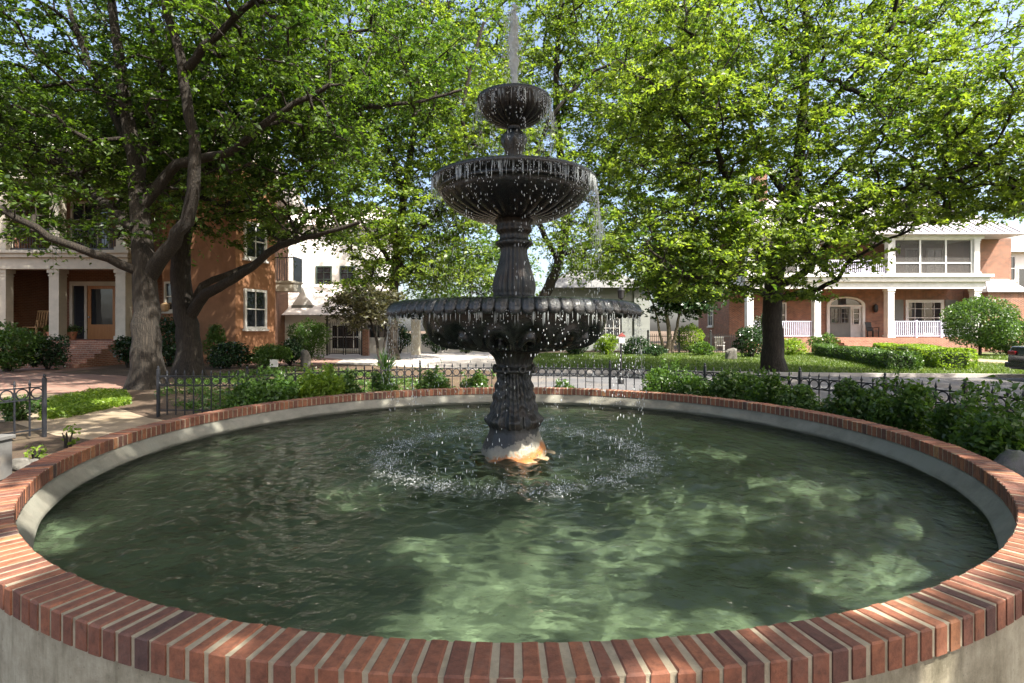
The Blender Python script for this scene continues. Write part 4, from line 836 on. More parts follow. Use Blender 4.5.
def left_house():
    t = thing('brick_house', 'orange-brown brick house with a cream two-storey porch behind the big tree', 'house', (-18, 26, 0))
    Yf, Yw = 23.0, 25.5; X = lambda px: (px - 512) / F * Yf; Xw = lambda px: (px - 512) / F * Yw; fl = 1.03
    m = MB(); m.box(-28, -14.3, Yw, 34, 0, 9.2); m.box(-28, -22.15, 22.7, Yw - 0.003, 0, 9.2); m.build('wall', M['brick_tan'], t)
    w = MB(); fp = [(-15.9, 24.2), (-13.5, 23.35), (-11.9, 22.9), (-11.14, 25.0), (-12.1, 27.5), (-15.9, 27.5)]
    w.prism([np.array([a, b, 0]) for a, b in fp], (0, 0, 9.0)); wing = w.build('wing', M['stucco'], t)
    pl = MB(); pl.box(-22.14, -16.3, Yf - 0.35, Yw - 0.004, 0, fl); pl.build('porch_floor', M['brick_step'], t)
    steps(t, X(53), X(127), Yf - 0.36, 6, 0.36, fl - 0.003, 'brick_step')
    b = MB(); b.box(-22.13, -16.4, Yf - 0.3, Yf + 0.15, 4.07, 4.55); b.box(-22.13, -16.3, Yf - 0.45, Yf + 0.2, 4.553, 4.72); b.box(-22.13, -16.2, Yf - 0.55, Yf + 0.2, 4.723, 4.85); b.box(-22.13, -16.4, Yf + 0.153, Yw - 0.005, 4.4, 4.84); b.build('porch_beam', M['cream'], t)
    b = MB(); b.box(-22.13, -16.3, Yf - 0.4, Yw - 0.005, 7.9, 8.6); b.build('upper_beam', M['cream'], t)
    for px in (58, 124): column(t, X(px), Yf, fl, 4.07, 0.42, 'cream'); column(t, X(px), Yf, 4.853, 7.9, 0.40, 'cream')
    column(t, -21.9, Yf, fl, 4.07, 0.36, 'cream'); column(t, -21.9, Yf, 4.853, 7.9, 0.36, 'cream')
    railing(t, -21.7, X(53), Yf, 4.853, 5.85, 'rail_iron', 0.12, 0.02); railing(t, X(63), X(119), Yf, 4.853, 5.85, 'rail_iron', 0.12, 0.02)
    # front door with side lights
    d = MB(); x0, x1 = Xw(74), Xw(117); p = np.array([x0, Yw, fl])
    d.obox(p - EX * 0.12, EX * 0.14, -EY * 0.12, EZ * 2.75); d.obox(np.array([x1, Yw, fl]), EX * 0.14, -EY * 0.12, EZ * 2.75); d.obox(p + EX * 0.02 + EZ * 2.55, EX * (x1 - x0 - 0.02), -EY * 0.12, EZ * 0.2); d.obox(np.array([Xw(86), Yw, fl]), EX * 0.12, -EY * 0.11, EZ * 2.549); d.build('door_frame', M['cream'], t)
    dd = MB(); a, e = Xw(86) + 0.125, x1 - 0.002
    dd.obox((a, Yw, fl), EX * 0.16, -EY * 0.06, EZ * 2.54); dd.obox((e - 0.16, Yw, fl), EX * 0.16, -EY * 0.06, EZ * 2.54); dd.obox((a + 0.16, Yw, fl), EX * (e - a - 0.32), -EY * 0.06, EZ * 0.7); dd.obox((a + 0.16, Yw, fl + 2.4), EX * (e - a - 0.32), -EY * 0.06, EZ * 0.14); door = dd.build('door', M['wood'], t)
    g = MB(); g.obox((a + 0.16, Yw, fl + 0.703), EX * (e - a - 0.32), -EY * 0.03, EZ * 1.694); g.build('pane', M['glass'], door)
    h = MB(); h.ell((a + 0.09, Yw - 0.1, fl + 1.05), 0.045); h.build('handle', M['alloy'], door, True)
    g = MB(); g.obox((x0 + 0.02, Yw, fl + 0.02), EX * (Xw(86) - x0 - 0.022), -EY * 0.03, EZ * 2.52); g.build('side_light', M['glass'], t)
    window(t, (Xw(13), Yw, fl + 0.5), EX, 0.62, 2.3, 1, 2, 'cream')
    for px in (18, 72): window(t, (Xw(px), Yw, 5.0), EX, 1.4 if px == 18 else 1.9, 2.6, 3, 3, 'cream')
    # wing windows on the face that looks to the fountain
    A = np.array([-11.9, 22.9, 0]); B_ = np.array([-11.14, 25.0, 0]); u = (B_ - A) / np.linalg.norm(B_ - A)
    pz = lambda py, Y: EYE + (HY - py) / F * Y
    for (za, zb) in ((329, 289), (259, 222)): window(t, A + u * 0.42 + EZ * pz(za, 23.6), u, 1.25, pz(zb, 23.6) - pz(za, 23.6), 2, 2, 'white', 0.11)
    A2 = np.array([-15.9, 24.2, 0]); u2 = np.array([2.4, -0.85, 0]); u2 /= np.linalg.norm(u2)
    window(t, A2 + u2 * 0.2 + EZ * 2.3, u2, 1.0, 1.35, 2, 2, 'cream')
    ln = MB(); lp = A2 + u2 * 0.9; nn = np.cross(u2, EZ)
    lp2 = A2 + u2 * 0.02 + nn * 0.25 + EZ * 2.35; ln.lathe([(0.02, 2.72), (0.17, 2.62), (0.19, 2.5), (0.14, 2.32), (0.02, 2.28)], 12, lp2[0] + 0.35, lp2[1]); ln.build('wall_lantern', M['wicker'], t, True)
    # little side balcony
    bl = MB(); bl.box(-12.3, -10.55, 25.7, 26.7, 3.35, 3.75); bl.box(-12.35, -10.5, 25.65, 26.75, 3.753, 3.85); bal = bl.build('balcony', M['cream'], t)
    rb = MB(); rb.box(-12.2, -10.53, 25.68, 25.72, 4.95, 5.0)
    for i in range(15): x = -12.1 + i * 0.11; rb.box(x - 0.01, x + 0.01, 25.69, 25.71, 3.853, 4.95)
    rb.box(-10.57, -10.53, 25.68, 26.7, 3.853, 5.02); rb.build('balcony_rail', M['rail_iron'], bal)
    r = MB(); r.prism([np.array([-28.5, 22.2, 9.0]), np.array([-28.5, 34.6, 9.0]), np.array([-28.5, 28.5, 12.2])], (15.3, 0, 0)); r.build('roof', M['shingle'], t)
left_house()

def right_house():
    t = thing('brick_house', 'red brick house with a white columned porch and screened upper floor', 'house', (24, 38, 0))
    Yf, Yw = 36.0, 38.6; X = lambda px: (px - 512) / F * Yf; Z = lambda py: EYE + (HY - py) / F * Yf; Xw = lambda px: (px - 512) / F * Yw; fl = 0.95
    xl, xr = X(745), X(977)
    m = MB(); m.box(xl, 33.9, Yw, 45, 0, 7.9); m.box(xr + 1.3, 35.0, 37.3, Yw - 0.003, 0, 7.9); m.build('wall', M['brick_red'], t)
    p = MB(); p.box(xl, xr + 0.3, Yf - 0.25, Yw - 0.004, 0, fl); p.build('porch_floor', M['brick_step'], t)
    b = MB(); b.box(xl - 0.1, xr + 0.35, Yf - 0.25, Yf + 0.2, 4.25, 4.7); b.box(xl - 0.2, xr + 0.5, Yf - 0.45, Yf + 0.2, 4.703, 5.0); b.box(xl - 0.3, xr + 0.65, Yf - 0.6, Yf + 0.2, 5.003, 5.2); b.box(xl, xr + 0.3, Yf + 0.203, Yw - 0.004, 4.5, 5.19); b.build('porch_beam', M['white'], t)
    b = MB(); b.box(xl - 0.1, xr + 0.3, Yf - 0.25, Yf + 0.2, 7.62, 7.95); b.box(xl, xr + 0.2, Yf + 0.203, Yw - 0.004, 7.7, 7.94); b.build('upper_beam', M['white'], t)
    for px in (749, 816, 889, 975): column(t, X(px), Yf, fl, 4.25, 0.42, 'white'); column(t, X(px), Yf, 5.203, 7.62, 0.36, 'white')
    # roof with standing seams
    y0, y1, z0, z1 = Yf - 0.75, 41.5, 7.95, 11.8; r = MB(); xa, xb = xl - 0.6, 34.2
    r.add([(xa, y0, z0), (xb, y0, z0), (xb - 2.5, y1, z1), (xa + 2.5, y1, z1), (xb, 47, z0), (xa, 47, z0), (xa, y0, z0 - 0.12), (xb, y0, z0 - 0.12), (xb, 47, z0 - 0.12), (xa, 47, z0 - 0.12)],
          [(0, 1, 2, 3), (1, 4, 2), (4, 5, 3, 2), (5, 0, 3), (6, 7, 1, 0), (7, 8, 4, 1), (8, 9, 5, 4), (9, 6, 0, 5), (9, 8, 7, 6)])
    sl = np.array([0, y1 - y0, z1 - z0])
    n = int((xb - xa) / 0.5)
    for i in range(1, n):
        x = xa + i * 0.5; k = min(1, (x - xa) / 2.5, (xb - x) / 2.5); r.obox((x - 0.02, y0, z0 + 0.002), EX * 0.04, sl * k, (0, -0.03, 0.06))
    roof = r.build('roof', M['metal_roof'], t)
    c = MB(); c.box(18.6, 19.5, 40.6, 41.4, 10.5, 13.6); c.build('chimney', M['brick_red'], roof)
    # screens upstairs
    def screen(px0, px1, divs, name='screen'):
        f = MB(); a, e = X(px0), X(px1); zt = 7.62; zb = 5.203; zm = Z(263)
        for i in range(divs + 1): x = a + (e - a) * i / divs; f.box(x - 0.05, x + 0.05, Yf - 0.06, Yf + 0.06, zb, zt)
        for i in range(divs):
            x = a + (e - a) * i / divs + 0.053; x2 = a + (e - a) * (i + 1) / divs - 0.053; f.box(x, x2, Yf - 0.05, Yf + 0.05, zm - 0.05, zm + 0.05); f.box(x, x2, Yf - 0.05, Yf + 0.05, zb, zb + 0.1); f.box(x, x2, Yf - 0.05, Yf + 0.05, zt - 0.08, zt)
        o = f.build('screen_frame', M['white'], t)
        g = MB(); g.box(a, e, Yf - 0.012, Yf + 0.012, zb + 0.02, zt - 0.02); g.build('screen', M['mesh'], o)
    m_, nt, out, N, L = mat('insect_screen_mesh'); tr = N('BsdfTransparent'); df = N('BsdfDiffuse'); df.inputs['Color'].default_value = (0.10, 0.095, 0.09, 1); mx = N('MixShader'); mx.inputs[0].default_value = 0.55; L(tr.outputs[0], mx.inputs[1]); L(df.outputs[0], mx.inputs[2]); L(mx.outputs[0], out.inputs['Surface']); M['mesh'] = m_
    screen(894, 971, 3); screen(752, 813, 4)
    railing(t, X(820), X(885), Yf, 5.203, Z(260), 'lilac', 0.13, 0.05, posts=(X(863),))
    railing(t, X(894), X(971), Yf, fl, Z(321), 'lilac', 0.14, 0.05, posts=(X(916), X(941))); railing(t, X(753), X(812), Yf, fl, Z(321), 'lilac', 0.14, 0.05)
    # doors and windows
    for px0, px1, zb, h in ((905, 943, fl, 2.45),): window(t, (Xw(px0), Yw, zb + 0.1), EX, Xw(px1) - Xw(px0), 2.6, 4, 4, 'white', 0.2, name='french_door', sill=False)
    for px0, px1 in ((890, 903), (945, 958)):
        s = MB(); a, e = Xw(px0), Xw(px1); s.box(a, e, Yw - 0.05, Yw - 0.002, fl + 0.1, fl + 2.7)
        for i in range(24): s.box(a + 0.06, e - 0.06, Yw - 0.075, Yw - 0.052, fl + 0.2 + i * 0.1, fl + 0.26 + i * 0.1)
        s.build('shutter', M['shutter'], t)
    a0, a1 = Xw(826), Xw(864); w = a1 - a0; fr = MB()
    fr.box(a0, a0 + 0.2, Yw - 0.14, Yw - 0.002, fl, fl + 2.3); fr.box(a1 - 0.2, a1, Yw - 0.14, Yw - 0.002, fl, fl + 2.3); fr.box(a0 + 0.2, a1 - 0.2, Yw - 0.12, Yw - 0.002, fl + 2.2, fl + 2.32)
    n = 16; cx = (a0 + a1) / 2
    for i in range(n):
        t0, t1 = PI * i / n, PI * (i + 1) / n; q = lambda th, rr: np.array([cx + rr * math.cos(th) * w / 2, Yw - 0.003, fl + 2.3 + 0.002 + rr * math.sin(th) * 0.62])
        fr.prism([q(t0, 1), q(t1, 1), q(t1, 0.82), q(t0, 0.82)], (0, -0.14, 0))
    d = fr.build('door_frame', M['white'], t)
    g = MB(); g.prism([np.array([cx + math.cos(PI * i / 16) * w * 0.42, Yw - 0.003, fl + 2.33 + math.sin(PI * i / 16) * 0.5]) for i in range(17)], (0, -0.03, 0)); g.build('fan_light', M['glass'], d)
    g = MB(); g.box(a0 + 0.2, Xw(851) - 0.05, Yw - 0.03, Yw - 0.002, fl, fl + 2.198); g.build('door', M['shutter'], t)
    window(t, (a0 + 0.28, Yw - 0.03, fl + 1.0), EX, 0.62, 1.1, 2, 3, 'shutter', 0.05, sill=False); window(t, (a0 + 1.0, Yw - 0.03, fl + 1.0), EX, 0.62, 1.1, 2, 3, 'shutter', 0.05, sill=False)
    s = MB(); s.box(Xw(851) - 0.05, a1 - 0.2, Yw - 0.035, Yw - 0.002, fl, fl + 2.198); s.build('side_panel', M['white'], t)
    window(t, (Xw(852), Yw - 0.035, fl + 0.9), EX, 0.5, 1.2, 1, 3, 'white', 0.05, sill=False)
    l = MB(); l.lathe([(0.02, 3.35), (0.14, 3.25), (0.16, 2.95), (0.1, 2.75), (0.02, 2.72)], 8, Xw(874), Yw - 0.18); l.build('wall_lantern', M['rail_iron'], t)
    for px0, px1 in ((905, 922), (926, 943), (784, 804), (757, 775)): window(t, (Xw(px0), Yw, 5.3), EX, Xw(px1) - Xw(px0), 2.1, 2, 3, 'white', 0.12)
    window(t, (Xw(768), Yw, fl + 0.7), EX, 1.3, 1.8, 2, 2, 'white')
    window(t, (xl, 42.6, fl + 0.8), -EY, 1.0, 1.7, 2, 2, 'white'); window(t, (xl, 42.6, 5.4), -EY, 1.0, 1.7, 2, 2, 'white')
    # little hipped bay roof at the right end
    h = MB(); bx0, bx1 = xr + 0.75, 35.2; h.add([(bx0, 36.0, 4.05), (bx1, 36.0, 4.05), (bx1, 37.29, 4.05), (bx0, 37.29, 4.05), (bx0 + 0.7, 37.0, 5.0), (bx1 - 0.7, 37.0, 5.0), (bx1 - 0.7, 37.29, 5.0), (bx0 + 0.7, 37.29, 5.0)], [(0, 1, 5, 4), (1, 2, 6, 5), (3, 0, 4, 7), (4, 5, 6, 7), (3, 2, 1, 0), (2, 3, 7, 6)]); h.build('bay_roof', M['metal_roof'], t)
    h = MB(); h.box(bx0 + 0.15, bx1 - 0.15, 36.2, 37.29, 0, 4.047); h.build('bay', M['brick_red'], t)
    steps(t, X(832), X(883), Yf - 0.26, 6, 0.36, fl - 0.003, 'brick_step')
right_house()

def other_houses():
    # white house seen between the left house and the small trees
    t = thing('white_house', 'bright white stucco house with a pale shingle roof left of the fountain', 'house', (-14, 38, 0)); Y = 38.0
    X = lambda px: (px - 512) / F * Y; Z = lambda py: EYE + (HY - py) / F * Y
    m = MB(); m.box(-24, X(372), Y, 46, 0, 8.9); m.build('wall', M['stucco_white'], t)
    r = MB(); r.prism([np.array([-24.5, Y - 0.5, 8.9]), np.array([-24.5, 46.5, 8.9]), np.array([-24.5, 42, 11.2])], (X(372) + 25, 0, 0)); r.build('roof', M['shingle'], t)
    window(t, (X(316), Y, Z(286)), EX, X(332) - X(316), Z(266) - Z(286), 2, 3, 'shutter_green'); window(t, (X(340), Y, Z(286)), EX, 1.1, Z(266) - Z(286), 2, 3, 'shutter_green')
    a = MB(); a.box(-20, X(400), 33.5, Y - 0.003, 0, 2.4); a.build('garage_wing', M['stucco_white'], t)
    r = MB(); xa, xb = -20.3, X(400) + 0.6; r.add([(xa, 33.0, 2.403), (xb, 33.0, 2.403), (xb - 2.2, Y - 0.004, 4.75), (xa, Y - 0.004, 4.75), (xb, Y - 0.004, 2.403), (xa, Y - 0.004, 2.403)], [(0, 1, 2, 3), (1, 4, 2), (0, 3, 5), (0, 5, 4, 1), (3, 2, 4, 5)]); r.build('low_roof', M['shingle'], t)
    d = MB(); d.prism([P(292, 305, 34.2), P(313, 305, 34.2), P(306, 296, 34.2), P(302, 287, 34.2), P(298, 296, 34.2)], (0, 2.5, 0)); d.build('dormer', M['stucco_white'], t)
    d = MB(); q0 = P(292, 308, 34.1); q1 = P(313, 305.2, 34.1); d.box(q0[0], q1[0], 34.0, 36, q0[2], q1[2]); d.build('dormer_sill', M['shutter'], t)
    window(t, (P(330, 0, 33.5)[0], 33.5, 0.15), EX, 2.0, 1.75, 4, 2, 'white', 0.16, name='garage_door', sill=False); window(t, (P(366, 0, 33.5)[0], 33.5, 0.9), EX, 1.4, 1.0, 2, 1, 'white')
    # grey-green house behind the fountain
    t = thing('grey_house', 'low grey-green house with a pale roof behind the fountain bowl', 'house', (6, 42, 0)); Y = 38.0
    X = lambda px: (px - 512) / F * Y; Z = lambda py: EYE + (HY - py) / F * Y
    m = MB(); m.box(X(548), X(648), Y, 47, 0, Z(288)); m.build('wall', M['siding'], t)
    m = MB(); m.box(X(634), X(648) + 0.1, Y - 0.12, Y - 0.002, 0, Z(288) - 0.002); m.build('corner_board', M['siding'], t)
    r = MB(); a, e = X(544), X(652); zt = Z(288) + 0.002; r.add([(a, Y - 0.5, zt), (e, Y - 0.5, zt), (e, 47.5, zt), (a, 47.5, zt), (a + 2.5, 42, zt + 1.9), (e - 2.5, 42, zt + 1.9)], [(0, 1, 5, 4), (1, 2, 5), (2, 3, 4, 5), (3, 0, 4), (3, 2, 1, 0)]); r.build('roof', M['slate'], t)
    window(t, (X(598), Y, Z(338)), EX, X(621) - X(598), Z(308) - Z(338), 3, 3, 'white', 0.14); window(t, (X(562), Y, Z(338)), EX, X(582) - X(562), Z(308) - Z(338), 2, 3, 'white', 0.14)
    # white neighbour at the far right
    t = thing('white_house', 'white gabled neighbour house at the right edge beyond the brick house', 'house', (48, 50, 0)); Y = 48.0
    X = lambda px: (px - 512) / F * Y; Z = lambda py: EYE + (HY - py) / F * Y
    x0, x1 = X(990), X(1110); m = MB(); m.box(x0, x1, Y, 58, 0, Z(250)); m.build('wall', M['stucco_white'], t)
    r = MB(); zt = Z(250) + 0.002; r.prism([np.array([x0 - 0.6, Y - 0.6, zt]), np.array([x0 - 0.6, 58.6, zt]), np.array([x0 - 0.6, 53, zt + 3.2])], (x1 - x0 + 1.2, 0, 0)); r.build('roof', M['shutter'], t)
    f = MB(); f.box(x0 - 0.5, x1, Y - 0.7, Y - 0.602, zt - 0.25, zt + 0.05); f.build('fascia', M['white'], t)
    s = MB(); s.box(X(996), X(1003), Y - 0.06, Y - 0.002, Z(281), Z(256)); s.build('shutter', M['shutter_blue'], t)
    window(t, (X(1017), Y, Z(312)), EX, 1.6, Z(268) - Z(312), 2, 2, 'white'); window(t, (X(1005), Y, Z(281)), EX, 0.9, Z(256) - Z(281), 1, 2, 'white')
    g = MB(); g.box(X(992), X(1100), Y - 3.5, Y - 0.003, 0, Z(318)); g.build('brick_wing', M['brick_red'], t)
other_houses()

# ------------------------------------------------------------------ trees
def envp(px, py, Y, rx, ry, rz, w=1.0): return (P(px, py, Y), (rx, ry, rz), w)
def trees():
    b = G(147, 388); Y = b[1]
    tree('oak_tree', 'big spreading oak with the thickest trunk, in front of the left house', b,
         [([b, P(147, 340, Y), P(146, 300, Y), P(143, 258, Y), P(139, 205, Y + 0.2), P(134, 155, Y + 0.3), P(126, 105, Y + 0.4), P(118, 50, Y + 0.3), P(108, -20, Y + 0.2)], 0.37, 0.08),
          ([P(150, 275, Y), P(168, 250, Y - 0.3), P(186, 222, Y - 0.6), P(195, 175, Y - 0.9), P(190, 115, Y - 1.1), P(181, 62, Y - 1.2), P(165, 0, Y - 1.3), P(150, -60, Y - 1.2)], 0.195, 0.06),
          ([P(188, 68, Y - 1.2), P(205, 48, Y - 1.4), P(230, 22, Y - 1.6), P(262, -8, Y - 1.9)], 0.11, 0.05),
          ([P(142, 272, Y), P(120, 264, Y - 0.4), P(95, 254, Y - 0.8), P(50, 236, Y - 1.4), P(0, 210, Y - 2.0), P(-60, 190, Y - 2.4)], 0.13, 0.05),
          ([P(140, 208, Y + 0.2), P(158, 186, Y + 0.2), P(178, 165, Y), P(230, 152, Y - 0.3), P(275, 116, Y - 0.5), P(330, 85, Y - 0.8)], 0.16, 0.05),
          ([P(134, 160, Y + 0.3), P(118, 120, Y + 0.8), P(98, 80, Y + 1.2), P(80, 40, Y + 1.5), P(60, -20, Y + 1.8)], 0.14, 0.05),
          ([P(138, 190, Y + 0.2), P(150, 130, Y + 1.0), P(160, 80, Y + 1.5), P(150, 20, Y + 2.0)], 0.14, 0.05),
          ([P(136, 230, Y), P(100, 200, Y + 0.8), P(60, 160, Y + 1.6), P(0, 120, Y + 2.4), P(-50, 60, Y + 3.0)], 0.12, 0.04)],
         [envp(120, 90, Y + 1.4, 5.6, 4.2, 3.6, 4), envp(30, 140, Y - 0.5, 3.8, 3.8, 2.6, 2.4), envp(250, 70, Y - 1.0, 3.2, 3.5, 2.6, 1.7), envp(110, -60, Y, 6.2, 5.0, 3.0, 2.2), envp(65, 205, Y - 1.0, 2.6, 2.4, 0.75, 0.9), envp(310, 90, Y + 1.2, 2.2, 2.8, 2.2, 0.9), ((-13.0, 17.5, 8.2), (4.0, 2.6, 2.8), 3.6), ((-16.5, 14.0, 8.0), (4.5, 3.0, 3.0), 1.6), ((-17.0, 20.0, 8.8), (4.4, 2.4, 2.4), 4.2), ((-5.6, 10.7, 9.4), (2.6, 1.6, 1.5), 1.3)],
         21, 1200, 122000, 0.13, 'leaf_oak', keep=lambda p: not (p[2] < 2.6 or (p[1] < 11.5 and p[2] < 3.6) or (-10.6 < p[0] < -6.3 and p[1] < 12.9 and p[2] < 8.8) or (p[1] > 17.0 and p[2] < 6.4)), group='large shade trees round the fountain')
    b = G(190, 374.0); Y = 16.8; b = np.array([(190 - 512) / F * Y, Y, 0])
    tree('oak_tree', 'second oak just right of the biggest trunk, with a long limb reaching right', b,
         [([b, P(189, 345, Y), P(184, 305, Y), P(180, 262, Y), P(186, 215, Y + 0.2), P(198, 150, Y + 0.5), P(205, 80, Y + 0.6), P(205, 0, Y + 0.6)], 0.38, 0.09),
          ([P(188, 318, Y), P(206, 294, Y - 0.4), P(226, 283, Y - 0.8), P(252, 268, Y - 1.2), P(278, 246, Y - 1.6), P(325, 232, Y - 2.0), P(360, 222, Y - 2.2)], 0.19, 0.05),
          ([P(188, 318, Y), P(203, 286, Y + 0.2), P(225, 276, Y + 0.5), P(262, 258, Y + 1.0), P(300, 225, Y + 1.5)], 0.14, 0.05),
          ([P(190, 200, Y + 0.2), P(214, 160, Y), P(236, 112, Y - 0.2), P(262, 101, Y - 0.4), P(330, 108, Y - 0.6), P(400, 104, Y - 0.8), P(462, 90, Y - 1.0)], 0.17, 0.035),
          ([P(197, 155, Y + 0.4), P(232, 90, Y), P(262, 62, Y - 0.3), P(310, 40, Y - 0.6), P(370, 30, Y - 1.0)], 0.16, 0.04),
          ([P(192, 190, Y + 0.3), P(222, 205, Y + 1.0), P(258, 196, Y + 1.8), P(300, 175, Y + 2.4)], 0.12, 0.04),
          ([P(200, 120, Y + 0.5), P(180, 60, Y + 1.5), P(170, 0, Y + 2)], 0.12, 0.05)],
         [envp(270, 120, Y, 3.8, 3.8, 3.0, 3), envp(330, 60, Y - 0.5, 4.0, 4, 3.0, 2.6), envp(300, 205, Y - 0.8, 2.2, 2.6, 1.1, 1.2), envp(210, -20, Y, 6.0, 5, 3.6, 2), envp(400, 60, Y - 0.8, 2.4, 3, 1.8, 0.8), envp(250, 225, Y + 1.5, 2.0, 2, 0.9, 0.5), ((-12.5, 20.0, 9.0), (4.0, 2.6, 3.2), 3.0), ((-8.4, 21.5, 9.4), (3.2, 2.2, 3.0), 1.7)],
         22, 860, 92000, 0.15, 'leaf_oak', holes=[(P(300, 185, 16.5), 1.3), (P(300, 185, 19), 1.3), (P(345, 38, 16), 1.1), (P(345, 40, 14.5), 0.9), (P(240, 215, 19), 0.9), ((-8.6, 21.0, 8.3), 0.7), ((-8.1, 20.7, 9.7), 0.6), ((-9.0, 21.3, 11.0), 0.6), ((-7.6, 20.2, 10.8), 0.6), ((-9.6, 21.6, 7.4), 0.5)], keep=lambda p: p[2] > 3.0, group='large shade trees round the fountain')
    b = G(773, 373); Y = b[1]
    tree('oak_tree', 'broad oak on the lawn in front of the red brick house', b,
         [([b, P(773, 345, Y), P(772, 310, Y), P(776, 272, Y), P(786, 230, Y + 0.2), P(796, 175, Y + 0.3), P(803, 110, Y + 0.4), P(806, 30, Y + 0.4), P(806, -30, Y + 0.4)], 0.37, 0.07),
          ([P(774, 280, Y), P(764, 258, Y - 0.2), P(748, 232, Y - 0.5), P(730, 190, Y - 0.8), P(715, 140, Y - 1.2), P(700, 80, Y - 1.5)], 0.17, 0.05),
          ([P(775, 285, Y), P(800, 276, Y - 0.5), P(818, 258, Y - 0.9), P(840, 228, Y - 1.3), P(870, 205, Y - 1.8), P(920, 186, Y - 2.4), P(985, 160, Y - 3.0)], 0.14, 0.04),
          ([P(774, 300, Y), P(806, 292, Y - 1.0), P(836, 280, Y - 1.8), P(856, 256, Y - 2.4), P(900, 235, Y - 3.2)], 0.11, 0.03),
          ([P(774, 300, Y), P(752, 290, Y - 0.8), P(722, 284, Y - 1.6), P(690, 275, Y - 2.2), P(650, 250, Y - 2.8)], 0.11, 0.03),
          ([P(786, 225, Y + 0.2), P(830, 180, Y + 1.0), P(880, 130, Y + 1.6), P(930, 90, Y + 2)], 0.14, 0.04),
          ([P(790, 205, Y + 0.2), P(760, 150, Y + 1.2), P(740, 90, Y + 1.8), P(720, 20, Y + 2.2)], 0.14, 0.04),
          ([P(800, 140, Y + 0.3), P(850, 80, Y - 0.8), P(890, 30, Y - 1.4)], 0.12, 0.04)],
         [envp(800, 110, Y, 5.4, 4.5, 4.0, 4), envp(700, 150, Y - 0.8, 3.4, 3.6, 3.0, 2.6), envp(930, 150, Y - 1.5, 3.8, 3.4, 2.3, 2.4), envp(690, 270, Y - 1.2, 2.0, 2.4, 1.2, 1.6), envp(738, 300, Y - 1.6, 1.3, 1.4, 0.8, 0.6), envp(965, 216, Y - 2.6, 2.6, 1.8, 0.75, 0.9), envp(850, 205, Y - 2.0, 2.4, 1.8, 0.9, 1.2), envp(955, 60, Y, 3.4, 3.2, 2.8, 1.5), envp(762, 240, Y - 2.0, 2.2, 1.5, 1.1, 1.5), envp(826, 252, Y - 2.6, 1.5, 1.2, 0.7, 0.8), envp(715, 262, Y - 2, 1.6, 1.5, 1.0, 0.9), envp(900, 222, Y - 2.6, 2.2, 1.6, 0.5, 0.6), envp(800, 0, Y, 6.5, 5, 3.2, 2.4), envp(1000, 185, Y - 2.0, 2.6, 2.6, 1.5, 1.3), envp(660, 60, Y - 0.5, 3.0, 3.5, 3.0, 1.5), envp(800, 300, Y - 2.0, 1.3, 1.0, 0.8, 0.35), envp(640, 235, Y - 2, 1.6, 2, 1.2, 0.5), envp(890, 225, Y - 2.5, 1.6, 1.6, 0.6, 0.3), envp(985, 120, Y - 2.0, 3.0, 3.0, 2.6, 1.6), envp(700, 215, Y - 1.5, 2.4, 2.4, 1.6, 1.0)],
         23, 1330, 142000, 0.15, 'leaf_bright', holes=[(P(992, 62, 16.5), 1.1), (P(985, 58, 18.5), 1.2), (P(1012, 90, 15), 0.9)], keep=lambda p: p[2] > 2.35 and not (p[0] > 9.8 and p[2] < 4.1 + 0.05 * p[0] and p[0] > 11.2), group='large shade trees round the fountain')
    Y = 30.0; b = np.array([(520 - 512) / F * Y, Y, 0])
    tree('oak_tree', 'tall leaning oak directly behind the fountain stem', b,
         [([b, P(530, 325, Y), P(545, 295, Y), P(560, 258, Y), P(566, 210, Y), P(560, 150, Y), P(556, 90, Y), P(560, 20, Y), P(565, -40, Y)], 0.36, 0.1),
          ([P(560, 262, Y), P(538, 222, Y - 0.6), P(528, 180, Y - 1.4), P(540, 145, Y - 2), P(552, 117, Y - 2.6), P(590, 74, Y - 3.2), P(640, 55, Y - 4)], 0.18, 0.05),
          ([P(566, 215, Y), P(600, 170, Y - 0.5), P(640, 120, Y - 1), P(680, 70, Y - 1.5), P(710, 10, Y - 2)], 0.18, 0.05),
          ([P(562, 175, Y), P(520, 120, Y + 0.5), P(490, 70, Y + 1), P(470, 10, Y + 1.5)], 0.16, 0.05),
          ([P(560, 255, Y), P(600, 245, Y - 1), P(640, 225, Y - 2), P(680, 205, Y - 3)], 0.12, 0.04)],
         [envp(575, 120, Y, 6.0, 5, 5.0, 3.2), envp(640, 150, Y - 0.5, 4.4, 4.5, 4.4, 2.2), envp(540, 10, Y, 7.0, 5.5, 5.0, 2.6), envp(660, 30, Y, 5.5, 5, 4.5, 1.8), envp(590, 235, Y - 1, 3.8, 3.5, 2.2, 0.9), envp(608, 262, Y - 4, 2.6, 2, 1.1, 0.6), envp(500, 130, Y, 3.5, 4, 3.5, 0.9)],
         24, 780, 84000, 0.21, 'leaf_bright', spread=(0.85, 0.85, 0.4), tip_r=0.017, keep=lambda p: p[2] > 3.6, group='large shade trees round the fountain')
    Y = 26.0; b = np.array([(393 - 512) / F * Y, Y, 0])
